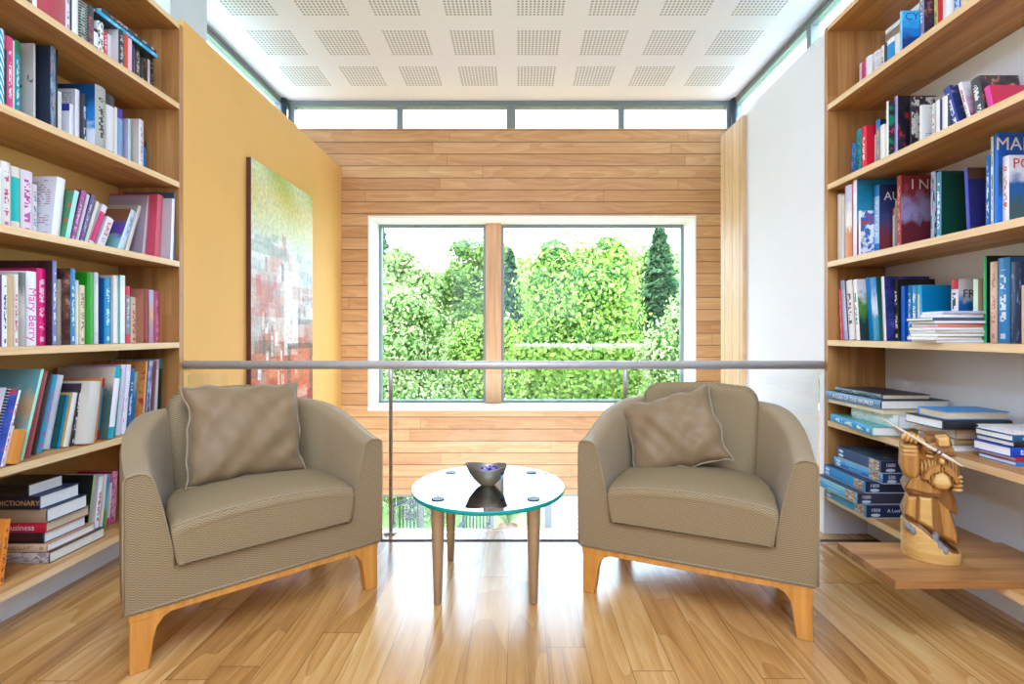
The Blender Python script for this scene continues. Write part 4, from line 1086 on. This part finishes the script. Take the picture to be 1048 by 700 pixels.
# ---- left, bottom shelf, the upright group behind the pile
row_of_books('L', 5, [
 (88, 90.5, 489, 'black book with green edge leaning', 'a8d88c', '22221e', {'tilt': 8}),
 (95, 100, 490, 'grey paperback with red title leaning', ('b', 'f2f0f4', 'f2f0f4', 'd0405c'), ('c', 'c4b8b4', 'b03040'), {'tilt': 7}),
 (100.5, 104, 488, 'white book leaning before the landscape one', W_, W_, {'tilt': 7}),
 (104, 108.5, 490, 'blue and green landscape-spined book', ('l', '4a9cc0', '8ac4d0', '6a9a34'), '8ac4d0', {'tilt': 6}),
 (108.5, 112, 487, 'pink and white dotted book', ('b', 'f4eaf0', 'e04898'), 'f0dce8', {'tilt': 5}),
 (112, 118, 483, 'magenta floral book by the armchair', ('p', 'd8408c', 'f0a8c8', 'a82838'), 'c8304c', {'tilt': 4})])

def laid(X0, X1, Y0, Y1, z, tk, spine_dir, desc, spine, cover, where, group, page=0, name='book', cat='book', txt=None, soft=False, yaw=0.0):
    """a book lying flat: box X0..X1, Y0..Y1 on height z; returns the height of its top"""
    cx, cy = (X0+X1)/2, (Y0+Y1)/2; lx, ly = X1-X0, Y1-Y0
    if spine_dir == '-Y': d, h = ly, lx; x_, z_ = Vector((0, 1, 0)), Vector((-1, 0, 0)); o = Vector((X1-cx, Y0-cy, tk/2))
    elif spine_dir == '-X': d, h = lx, ly; x_, z_ = Vector((1, 0, 0)), Vector((0, 1, 0)); o = Vector((X0-cx, Y0-cy, tk/2))
    elif spine_dir == '+X': d, h = lx, ly; x_, z_ = Vector((-1, 0, 0)), Vector((0, -1, 0)); o = Vector((X1-cx, Y1-cy, tk/2))
    else: d, h = ly, lx; x_, z_ = Vector((0, -1, 0)), Vector((1, 0, 0)); o = Vector((X0-cx, Y1-cy, tk/2))
    y_ = z_.cross(x_)
    r = empty(name); r.matrix_world = Matrix.Translation((cx, cy, z+0.0004)) @ Matrix.Rotation(yaw, 4, 'Z') @ basis(o, x_, y_, z_)
    tag(r, desc+where, cat, group)
    book_mesh(d, tk, h, cover, spine, r, soft, page, 0.1)
    if txt:
        s, size, col, v = txt
        lettering(s, _txt(col), r, basis((-0.1*tk-0.0006, 0, h*v), (0, 0, -1) if spine_dir == '-Y' else (0, 0, -1), (0, -1, 0), (-1, 0, 0)), size)
    return z+tk+0.0008
# two books lying on top of the small paperbacks, left top shelf
z = 2.633
w1 = ' lying across paperbacks, left bookcase top shelf'; g1 = 'books lying on the left top shelf'
z = laid(-2.16, -1.952, 2.31, 2.70, z, 0.02, '+X', 'large flat book with light blue spine', ('t', '2aa8dc', 'a8dcf0'), '26343c', w1, g1, 1)
laid(-2.15, -1.95, 2.34, 2.69, z, 0.022, '+X', 'large flat book with black and red spine', ('t', '2c2428', 'c8b0b0'), '2c2428', w1, g1, 1)
# the pile on the left bottom shelf
w2 = ' in the pile on left bookcase bottom shelf'; g2 = 'books piled on the left bottom shelf'
z = SL[0]
z = laid(-2.26, -1.985, 2.115, 2.40, z, 0.046, '-Y', 'grey photo album at the very bottom', ('p', '8a8080', 'c8c0b8', '4a3438'), '30343c', w2, g2, 0)
z = laid(-2.265, -2.0, 2.12, 2.36, z, 0.034, '-Y', 'cream hardback second from the bottom', ('t', 'd8c09c', 'b08a5c'), 'c88a4c', w2, g2, 2)
z = laid(-2.26, -2.016, 2.125, 2.33, z, 0.046, '-Y', 'dark maroon hardback with blue band', ('b', '3c2024', '2a1c20'), '3a4a80', w2, g2, 2)
z = laid(-2.25, -2.008, 2.125, 2.34, z, 0.042, '-Y', 'red hardback lettered Business', ('n', 'c81c40'), 'a8283c', w2, g2, 1, txt=('Business', 0.036, 'f6ecec', .44))
z = laid(-2.26, -2.0, 2.12, 2.32, z, 0.058, '-Y', 'thick tan hardback', ('n', 'a89070'), '22304c', w2, g2, 2)
z = laid(-2.26, -2.02, 2.11, 2.30, z, 0.056, '-Y', 'thick navy dictionary with gold lettering', ('n', '1c2038'), '2c3c68', w2, g2, 2, txt=('DICTIONARY', 0.03, 'd0a860', .36))
laid(-2.265, -2.058, 2.10, 2.26, z, 0.05, '-Y', 'black hardback on the very top', ('n', '14181e'), '1c2024', w2, g2, 2)
for (Y, tk, h, tl, desc, c) in ((1.925, 0.02, 0.245, 0.12, 'orange book standing left of the pile', ('t', 'e8902c', '8a4a10')), (1.895, 0.022, 0.17, 0.12, 'small pinkish-white book standing left of the pile', 'dccac4')):
    r = empty('book', (-2.0, Y+0.005, SL[0]+0.003)); r.rotation_euler = (tl, 0, PI); tag(r, desc+' on left bookcase bottom shelf', 'book', 'books on the left bookcase bottom shelf')
    book_mesh(0.16, tk, h, c if isinstance(c, str) else c[1], c, r)

# ---- right bookcase, top shelf
row_of_books('R', 0, [
 (879.5, 882, 65, 'thin white book first from the end panel', W_, W_),
 (882, 886, 64, 'hot pink slim book', 'e8389c', 'e8389c'),
 (886, 892, 58, 'white book behind the pink one', 'f0eef2', ('c', 'e8e8ee', 'a0a0ac')),
 (893, 901.5, 53, 'pale grey printed paperback', ('c', 'e4e4ec', 'a8a8b4'), ('c', 'dcdce6', 'a0a0ac')),
 (902, 905, 47, 'white book with black dots', ('t', 'f2f0f0', '3a3a3c'), W_),
 (905, 908, 45, 'thin charcoal book', '3c4048', '4c5058'),
 (908, 916, 40, 'white and bright blue book', ('b', '2a94dc', 'f0f2f6'), 'e8ecf4'),
 (916.5, 921, 35, 'plain white book before the cycling one', W_, 'f0e8ee'),
 (921, 923.5, 12, 'sky blue cycling book with rider cover', '8cc8ea', ('l', '4ab0e4', '2a7cc4', '1c3c78'), {'txt': [('cover', 'CYC', 0.05, '1c4070', .26, .86)], 'd': .24}),
 (941, 946, 0, 'dark plum book with orange letter', ('t', '8a8ca0', 'e8e8f0'), ('p', '3a2c44', '3a2c44', 'c87a5c'), {'h': .33, 'txt': [('cover', 'D', 0.075, 'f08a2c', .31, .62)], 'd': .24}),
 (956, 960, 0, 'yellow-green slim book', ('t', 'e8e884', '9a9a3c'), 'e8e884', {'h': .3}),
 (960, 965, 0, 'scarlet slim book', 'e0202c', 'e0202c', {'h': .31}),
 (965, 976, 0, 'wide plain white book', 'f4f4f8', 'ecebf2', {'h': .3}),
 (976, 982, 0, 'white book with blue edge and emblem', ('b', 'a8c0e0', 'd8e0ee', '3a50b0'), '3a50b0', {'h': .28}),
 (983, 990, 0, 'cream book at the frame top', ('b', 'ecdcc0', 'dcc8a4'), 'ecdcc0', {'h': .27}),
 (990, 997, 0, 'tan book at the frame top', 'd8b884', 'd8b884', {'h': .26})])
# ---- right, second shelf
row_of_books('R', 1, [
 (871, 876, 147, 'small blue paperback first from the end panel', ('p', '2a5cc0', '4a90dc', 'd8dce0'), '3a6cc8'),
 (876.5, 881.5, 133, 'teal hardback with gold lettering', ('t', '1a9aa4', '2c3c2c'), '1a9aa4'),
 (882, 887, 130, 'bright red book with white band', ('b', 'e02c3c', 'e02c3c', 'f4e8e8'), 'dc1c30', {'d': .2}),
 (895, 896.5, 138, 'thin white paperback by the red book', W_, W_),
 (896.5, 901, 123, 'blue and grey book', ('b', '8a90a0', '2a7cd0', 'c8b8a0'), '2c3448'),
 (901, 905.5, 128, 'cream white paperback', 'f0ece0', 'e4dcc8'),
 (907, 909.5, 104, 'tall white-spined sports book with green cover', 'f4f6f8', ('p', '1c8a5c', '20242c', 'd83060')),
 (915.5, 919, 99, 'lilac-spined black and red sports book', 'b4b0e0', ('p', '1c1c24', '26262e', 'c8283c'), {'d': .27}),
 (931, 933, 100, 'large black and white photo book', '26242a', ('p', '2a282c', 'd8d4cc', 'b8342c'), {'d': .29}),
 (941, 944, 108, 'white book with turquoise writing on cover', 'f4f2f0', ('c', 'f2efe9', '3ab0b8')),
 (954, 957, 106, 'white book with red emblem', ('b', 'f4f2f2', 'f0eeee', 'd85060'), W_),
 (957.5, 962, 103, 'white book with dark blue edge', W_, '3a4070'),
 (964, 970, 99, 'plain white book left of the leaning navy one', 'f4f2f2', '5c6074'),
 (979, 986, 83, 'navy hardback with silver lettering leaning left', ('t', '3c4a98', 'e8ecf4'), ('p', '2c3470', '2c3470', 'a8b0c8'), {'tilt': 15}),
 (994, 998, 78, 'white book with red lettering leaning left', ('t', 'f4f0f0', 'd02c3c'), ('l', 'f0ecee', 'd8a8c0', 'a84880'), {'tilt': 15}),
 (1001, 1011, 77, 'charcoal box-like book with white letters leaning left', ('t', '44464a', 'e4e4e4'), ('p', '3a3030', '4c4040', 'd88a70'), {'tilt': 9, 'd': .24}),
 (1015, 1021, 100, 'crimson and magenta book at the frame edge', ('n', 'e040a0'), 'd02850', {'tilt': 12, 'd': .22, 'h': .165})])
# ---- right, third shelf
row_of_books('R', 2, [
 (857, 861, 199, 'slim white book first from the end panel', W_, W_),
 (861, 864.5, 200, 'slim pale grey book second from the end panel', 'd8d4cc', 'd8d4cc'),
 (865, 872, 190, 'lilac-white book with orange leaf', ('l', 'c8c0d8', 'f0ece4', 'd88a50'), 'b06a6c'),
 (873, 877, 183, 'tall white-spined book with teal sky cover', ('b', 'f4f2f2', 'f0e0ea'), ('l', '2a7c9c', '3a8cac', '8a3448'), {'d': .27}),
 (878.5, 881, 216, 'small white guidebook with red building on cover', 'f4f6fa', ('p', 'eceae8', '3a68b0', 'c83c30'), {'d': .17}),
 (894.5, 900, 190, 'dark navy desert book with light blue spine', ('b', 'a8d0f0', '2a80d0', 'f4f8fc'), ('l', '2c3058', '3a4478', '7a3038'), {'txt': [('cover', 'AU', 0.062, 'f4f4f6', .30, .83)], 'd': .25}),
 (913.5, 915.5, 213, 'small orange and white paperback', ('b', 'f0e4dc', 'e05c30'), 'f0ece8'),
 (916, 918, 205, 'thin grey-green paperback', '9aa49c', '9aa49c'),
 (918, 922.5, 180, 'maroon book with river picture on cover', ('t', 'a8443c', 'd89080'), ('l', '8a2c34', '9a90b8', '6a2430'), {'txt': [('cover', 'I N', 0.07, 'f0e8e4', .46, .87)], 'd': .27}),
 (952.5, 958, 176, 'black book with pink dots on the spine', ('p', '2a2438', 'a8c0d8', 'e050a8'), '24202c'),
 (958.5, 963.5, 176, 'dark green hardback with white lettered blue spine', ('t', '5a98b8', 'eef2f4'), ('n', '124030'), {'txt': [('cover', 'M', 0.05, 'f0f0ea', .86, .80)], 'd': .25}),
 (990, 993.5, 171, 'blue-spined brown chocolate-toned book leaning', ('b', '4a50c0', '4a50c0'), ('b', '33306c', '6a4630'), {'tilt': 3, 'd': .24}),
 (1009, 1013.5, 159, 'blue paperback with white lettering', ('t', '2a70c8', 'cfe0f4'), '2a70c8'),
 (1014, 1017, 140, 'white-spined blue-lettered book', ('t', 'e4f0f8', '3a80c8'), '2a60b8'),
 (1017.5, 1022, 137, 'tall cobalt travel book with sea cover', ('n', '2a74d8'), ('l', '1c5cc0', '1c3c58', '2a70c8'), {'txt': [('cover', 'MAL', 0.072, 'f2ecd8', .29, .88)], 'd': .3}),
 (1026, 1033, 160, 'white-spined travel guide with coast cover', ('t', 'f4f0f2', 'e07850'), ('l', 'e8e8ec', '1c5c9c', '3a5a58'), {'txt': [('cover', 'POR', 0.056, 'd03c34', .36, .88)], 'd': .22})])
# ---- right, fourth shelf
row_of_books('R', 3, [
 (858, 862.5, 296, 'pink slim book leaning on the end panel', ('t', 'e8607c', 'f4b8c4'), 'd84860', {'tilt': 4}),
 (863.5, 868, 287, 'pale blue book with navy side', ('b', 'c0d0e8', 'a8bce0'), '2c3868', {'tilt': 5}),
 (869, 876, 287, 'white book with maroon stripe', ('b', 'f2ecec', 'f0f0ee', '8a2c3c'), '8a2c3c', {'tilt': 5}),
 (876.5, 880.5, 286, 'white golf book with green picture cover', ('b', 'f2f0ee', 'f0eeec', '1c9a80'), ('l', 'f0eae6', '5a8a2c', '2c3c38'), {'tilt': 5, 'd': .2}),
 (889.5, 894, 284, 'azure blue hardback leaning', ('n', '1c90dc'), '1c80cc', {'tilt': 5}),
 (894, 900.5, 284, 'blue-white wave-spined book leaning', ('l', '4a8cd0', 'd0dcf0', '3a8cb4'), '1c5c4c', {'tilt': 5}),
 (904, 907.5, 283, 'white-spined book with violet sea cover', 'f0ecf0', ('p', '1c2c68', '3a3c8c', '6a58b0'), {'tilt': 3, 'd': .24}),
 (916, 920.5, 286, 'tall black book with white and gold title', ('t', '1c1a1c', 'f4ead0'), '16161a', {'tilt': 2, 'd': .29}),
 (922, 926, 293, 'royal blue paperback by the black book', ('b', '2a70dc', '2a70dc'), '1c54b4', {'d': .14}),
 (929, 933, 292, 'blue book with white lettering down the spine', ('t', '2a88d0', 'f0f4fa'), '2a6cb8', {'d': .14}),
 (933.5, 938.5, 292, 'light and dark blue banded book', ('t', '3a9ad0', 'f4f4f0'), '1c80b8', {'d': .14}),
 (939, 942, 292, 'cream and turquoise narrow book', ('b', 'ecdcc8', '3ab8c8'), 'ecdcc8', {'d': .14}),
 (942.5, 945, 292, 'teal-blue book behind the magazines', '1ca0e0', ('b', '1c7cb0', '1c84b8'), {'d': .16, 'tilt': 2, 'txt': []}),
 (973.5, 981, 286, 'white travel guide with red foot', ('b', 'f2eef0', 'c82c34', '3a3a40'), ('l', 'e4e4e6', '2a70b8', '5a6a4c'), {'txt': [('cover', 'FR', 0.05, '16181c', .28, .76)], 'd': .2}),
 (996, 1001, 286, 'tan-covered book with pale green spine', ('b', 'dcf0d0', 'dcf0d0'), 'c8a878', {'d': .2}),
 (1006.5, 1010, 262, 'tall green-spined book with black cover', ('n', '1cb05c'), '182420', {'d': .29}),
 (1013.5, 1021, 268, 'peach paperback with worn spine', ('t', 'ecc8ac', 'c89070'), '8a4c3c', {'d': .16}),
 (1021.5, 1034, 264, 'thick sea-blue book lettered along its spine', ('t', '3a88c8', 'dce8f4'), '2a5c98', {'d': .2}),
 (1034.5, 1045, 268, 'thick dark navy book at the frame edge', ('p', '1c2c4c', '22345c', '6a84a8'), '1c2844', {'d': .2}),
 (1045.5, 1050, 292, 'tan book cut off by the frame edge', 'd8b484', 'd8b484', {'d': .2})])
z = SR[2]; rnd = random.Random(2)
mags = [('grey', 'dcd6cc'), ('white', 'f2f0ee'), ('olive-edged', 'a8a468'), ('cream', 'e8dcc8'), ('pale grey', 'c8c8cc'), ('orange', 'e88a68'), ('silver', 'd4d8dc'), ('charcoal-edged', '5c6068'), ('bright white', 'fafafa'), ('lilac-grey', 'c4c0d0')]
for i, (nm, c_) in enumerate(mags):
    j = rnd.uniform(-0.012, 0.012)
    x0 = 1.722+j+(0.03 if i > 7 else 0)
    pos = 'lowest' if i == 0 else 'topmost' if i == 9 else ['', 'second lowest', 'third lowest', 'fourth lowest', 'fifth lowest', 'fifth from top', 'fourth from top', 'third from top', 'second from top'][i]
    z = laid(x0, 1.925+j, 2.058+rnd.uniform(0, .012), 2.207-(0.03 if i > 7 else 0), z, 0.0105+0.002*(i % 3), '-Y' if i % 2 else '+Y', f'{nm} magazine, {pos}', c_, c_, ' in the pile on right bookcase fourth shelf', 'magazines piled on the right fourth shelf', 2, 'magazine', 'magazine', None, True, rnd.uniform(-0.05, 0.05))
# ---- right, fifth shelf: two piles and a bit of a third
w3 = ' in far pile, right bookcase fifth shelf'; g3 = 'books piled at the far end of the right fifth shelf'
z = SR[1]
z = laid(1.735, 2.02, 2.40, 2.81, z, 0.042, '-X', 'large aqua-blue hardback lowest, jutting out', ('t', '1c90c8', 'd8f0ea'), '6aa8a0', w3, g3, 0, yaw=-0.13)
z = laid(1.80, 2.04, 2.37, 2.70, z, 0.062, '-X', 'white and turquoise picture book', ('p', 'd8ece4', 'f0f2f0', '6ac0c0'), ('p', 'eceae6', 'c8d8d8', 'd88870'), w3, g3, 2)
z = laid(1.752, 2.06, 2.40, 2.83, z, 0.022, '-X', 'cream flat book with rounded corners', ('n', 'e8dcb4'), 'd8c48c', w3, g3, 1)
z = laid(1.742, 2.07, 2.405, 2.835, z, 0.044, '-X', 'big blue atlas with white lettering', ('n', '6a90b4'), '1c2430', w3, g3, 0, txt=('ATLAS OF THE WORLD', 0.030, 'f0ece0', .48))
z = laid(1.765, 2.0, 2.43, 2.79, z, 0.024, '-X', 'slim dark book topmost', ('p', '3a4450', '5a6c7c', 'b8c0a8'), '2c3238', w3, g3, 1)
w4 = ' in near pile, right bookcase fifth shelf'; g4 = 'books piled beside the carving on the right fifth shelf'
z = SR[1]
z = laid(1.815, 2.07, 2.10, 2.32, z, 0.022, '+Y', 'pale grey thin book at the bottom', ('n', 'dcd8d4'), 'e0dcd8', w4, g4, 0)
z = laid(1.83, 2.05, 2.10, 2.30, z, 0.030, '-Y', 'olive-tan book second lowest', ('n', 'a88c58'), 'a08050', w4, g4, 0)
z = laid(1.825, 2.065, 2.09, 2.33, z, 0.044, '-Y', 'wide light tan book', ('n', 'c8ac84'), 'b8a478', w4, g4, 0)
z = laid(1.745, 2.03, 2.06, 2.26, z, 0.038, '-Y', 'black hardback reaching furthest out', ('n', '26282a'), '2c3032', w4, g4, 2)
z = laid(1.772, 2.03, 2.07, 2.22, z, 0.034, '+Y', 'book with bright blue cover on top', ('n', '3a80c4'), '4a90d4', w4, g4, 1)
w5 = ' in the pile at frame edge, right bookcase fifth shelf'; g5 = 'books piled by the frame edge on the right fifth shelf'
z = SR[1]
for desc, tk, dx_, sp in (('sky-blue thin book lowest', 0.016, 0.02, '3a80d0'), ('crimson thin book second', 0.016, 0.02, 'c02030'), ('cobalt blue thick hardback', 0.036, 0.0, ('t', '1c48c0', 'e0e8f8')), ('black slim hardback', 0.020, 0.012, K_), ('deep teal-blue hardback', 0.024, 0.008, ('t', '1c5c8c', 'a8c8e0')), ('white slim book topmost', 0.014, 0.016, W_)):
    z = laid(1.832+dx_, 2.07, 1.862, 2.02, z, tk, '-Y', desc, sp, sp if isinstance(sp, str) else sp[1], w5, g5, 2)
# ---- right, bottom shelf: jigsaw boxes
z = SR[0]
def puzzle(x0, y0, lx, ly, z, h, left, near, top, num, extra, desc, yaw=0.0):
    r = empty('jigsaw_box', (x0, y0, z+0.0004), (0, 0, yaw)); tag(r, desc+' on right bookcase bottom shelf', 'jigsaw box', 'jigsaw boxes on the right bottom shelf')
    def faces(mm, a, b_, z0, z1, o_):
        mm.face([(a-o_, ly+o_, z0), (a-o_, -o_, z0), (a-o_, -o_, z1), (a-o_, ly+o_, z1)], 1, [(0, 0), (1, 0), (1, 1), (0, 1)])
        mm.face([(-o_, -o_, z0), (lx+o_, -o_, z0), (lx+o_, -o_, z1), (-o_, -o_, z1)], 2, [(0, 0), (1, 0), (1, 1), (0, 1)])
        mm.face([(lx+o_, -o_, z0), (lx+o_, ly+o_, z0), (lx+o_, ly+o_, z1), (lx+o_, -o_, z1)], 2, [(0, 0), (1, 0), (1, 1), (0, 1)])
        mm.face([(lx+o_, ly+o_, z0), (-o_, ly+o_, z0), (-o_, ly+o_, z1), (lx+o_, ly+o_, z1)], 2, [(0, 0), (1, 0), (1, 1), (0, 1)])
        mm.face([(-o_, -o_, z1), (lx+o_, -o_, z1), (lx+o_, ly+o_, z1), (-o_, ly+o_, z1)], 0, [(0, 0), (1, 0), (1, 1), (0, 1)])
        mm.face([(-o_, -o_, z0), (-o_, ly+o_, z0), (lx+o_, ly+o_, z0), (lx+o_, -o_, z0)], 2)
    mm = MB(); faces(mm, 0, 0, 0.006, h, 0.0); lid = mm.build('lid', [bookmat(top), bookmat(left), bookmat(near)], r, weld=False)
    mm = MB(); mm.box((0.003, 0.003, 0), (lx-0.003, ly-0.003, 0.006)); mm.build('tray', bookmat('c8ccd0'), r)
    # picture panel and titles on the long side, number and oval emblem on the short side
    mm = MB(); mm.face([(-0.0006, ly*0.26, 0.008), (-0.0006, ly*0.04, 0.008), (-0.0006, ly*0.04, h-0.002), (-0.0006, ly*0.26, h-0.002)], 0, [(0, 0), (1, 0), (1, 1), (0, 1)])
    mm.build('picture', bookmat(('p', 'd8c8a8', '8a7a6c', 'c85a5a')), lid, weld=False)
    for q_, (a_, b_, zz) in enumerate(((0.35, 0.72, 0.62), (0.42, 0.66, 0.30))):
        mm = MB(); mm.box((-0.0009, ly*a_, h*zz-h*0.06), (-0.0003, ly*b_, h*zz+h*0.06)); mm.build('title_mark', bookmat(('s', 'e8eef4', left if isinstance(left, str) else left[1])), lid)
    for y_, z_ in ((ly*0.9, h*0.68), (ly*0.9, h*0.32)):
        mm = MB(); mm.face([(-0.0008, y_-0.020*math.cos(2*PI*k/16), z_+0.008*math.sin(2*PI*k/16)) for k in range(16)]); mm.build('emblem', _txt('dce8f4'), lid)
    lettering('1000' if num else '500', _txt('e8ecf2'), lid, basis((0.045, -0.0009, h*0.66), (1, 0, 0), (0, 0, 1), (0, -1, 0)), 0.024)
    mm = MB(); mm.face([(0.045+0.024*math.cos(2*PI*k/18), -0.0008, h*0.28+0.008*math.sin(2*PI*k/18)) for k in range(18)]); mm.build('emblem', _txt('c8dcec'), lid)
    if extra: lettering(extra, _txt('e8ecf2'), lid, basis((0.135, -0.0009, h*0.62), (1, 0, 0), (0, 0, 1), (0, -1, 0)), 0.024)
    return z+h+0.001
NV_ = '16284c'
z = puzzle(1.722, 2.478, 0.33, 0.33, z, 0.062, ('l', '3aa0d4', '2a94cc', '2a8cc8'), NV_, NV_, 1, 'A Lost', 'jigsaw box lettered with a title, lowest of the pile')
z = puzzle(1.685, 2.490, 0.33, 0.35, z, 0.058, ('l', '9ccce4', '6ab4d8', '4aa8d8'), '34384a', '34384a', 1, '', 'pale blue jigsaw box with charcoal end, second lowest', 0.02)
z = puzzle(1.722, 2.485, 0.33, 0.34, z, 0.058, '2a94d0', NV_, NV_, 1, '', 'mid-blue jigsaw box, middle of the pile')
z = puzzle(1.775, 2.44, 0.29, 0.36, z, 0.050, ('l', '7ac4e8', '5ab0e0', '2a78d0'), '1c3468', '2a5ca8', 0, '', 'light sky-blue jigsaw box, second from top', 0.03)
z = puzzle(1.768, 2.44, 0.29, 0.33, z, 0.062, '1c4878', NV_, ('p', '26384c', '4a5c6c', 'a89c88'), 1, '', 'dark navy jigsaw box with picture lid, topmost', 0.015)

for o in bpy.data.objects:
    if o.get('category') == 'book':
        o['label'] = ' '.join(str(o['label']).split())
        if len(o['label'].split()) > 16: print('LONG', o['label'])
# ================================================================== CAMERA, SKY, LAMPS
sc_ = bpy.context.scene
cam = bpy.data.cameras.new('camera'); co = bpy.data.objects.new('camera', cam); C.objects.link(co)
co.location = (0, 0, EYE); co.rotation_euler = (PI/2, 0, 0)
cam.sensor_width = 36; cam.lens = 36*F/1048; cam.shift_x = (524-531)/1048; cam.shift_y = (341-350)/1048
cam.clip_start = 0.05; cam.clip_end = 300
sc_.camera = co
w = bpy.data.worlds.new('sky'); sc_.world = w; w.use_nodes = True
nt = w.node_tree; bg = nt.nodes['Background']
tc_ = nt.nodes.new('ShaderNodeTexCoord'); sp = nt.nodes.new('ShaderNodeSeparateXYZ'); nt.links.new(tc_.outputs['Generated'], sp.inputs[0])
rp = nt.nodes.new('ShaderNodeValToRGB'); nt.links.new(sp.outputs[2], rp.inputs[0])
rp.color_ramp.elements[0].color = (0.92, 0.97, 1.0, 1); rp.color_ramp.elements[1].color = (0.78, 0.9, 1.0, 1)
nt.links.new(rp.outputs[0], bg.inputs[0]); bg.inputs[1].default_value = 8.0
def lamp(name, typ, loc, rot, energy, size=None, col=(1, 1, 1)):
    l = bpy.data.lights.new(name, typ); l.energy = energy; l.color = col
    if typ == 'AREA': l.shape = 'RECTANGLE'; l.size, l.size_y = size
    if typ == 'SUN': l.angle = size
    o = bpy.data.objects.new(name, l); C.objects.link(o); o.location = loc; o.rotation_euler = rot
    return o
lamp('sun', 'SUN', (0, -5, 12), (math.radians(42), 0, math.radians(-25)), 3.0, 0.03, (1.0, 0.97, 0.9))
lamp('overhead_fill', 'AREA', (-0.1, -0.2, 3.6), (math.radians(12), 0, 0), 150, (3.0, 2.2), (0.80, 0.91, 1.0))  # added fill above the camera, no such fitting in the room
lamp('upward_fill', 'AREA', (-0.1, -0.7, 2.3), (PI, 0, 0), 40, (2.4, 1.2), (0.78, 0.9, 1.0))  # unseen lamp added behind the camera to brighten the ceiling
lamp('front_fill', 'AREA', (-0.1, -1.8, 2.2), (math.radians(75), 0, 0), 36, (3.4, 1.4), (0.80, 0.91, 1.0))  # added soft fill from behind the camera, out of view
vs = sc_.view_settings; vs.view_transform = 'Standard'; vs.look = 'None'; vs.exposure = 0.3; vs.gamma = 1.0
vs.use_white_balance = True; vs.white_balance_temperature = 5350; vs.white_balance_tint = 15
cy = sc_.cycles
cy.use_denoising = True; cy.max_bounces = 10; cy.diffuse_bounces = 4; cy.glossy_bounces = 4; cy.transparent_max_bounces = 16; cy.transmission_bounces = 6
cy.sample_clamp_indirect = 30.0; cy.caustics_reflective = False; cy.caustics_refractive = False
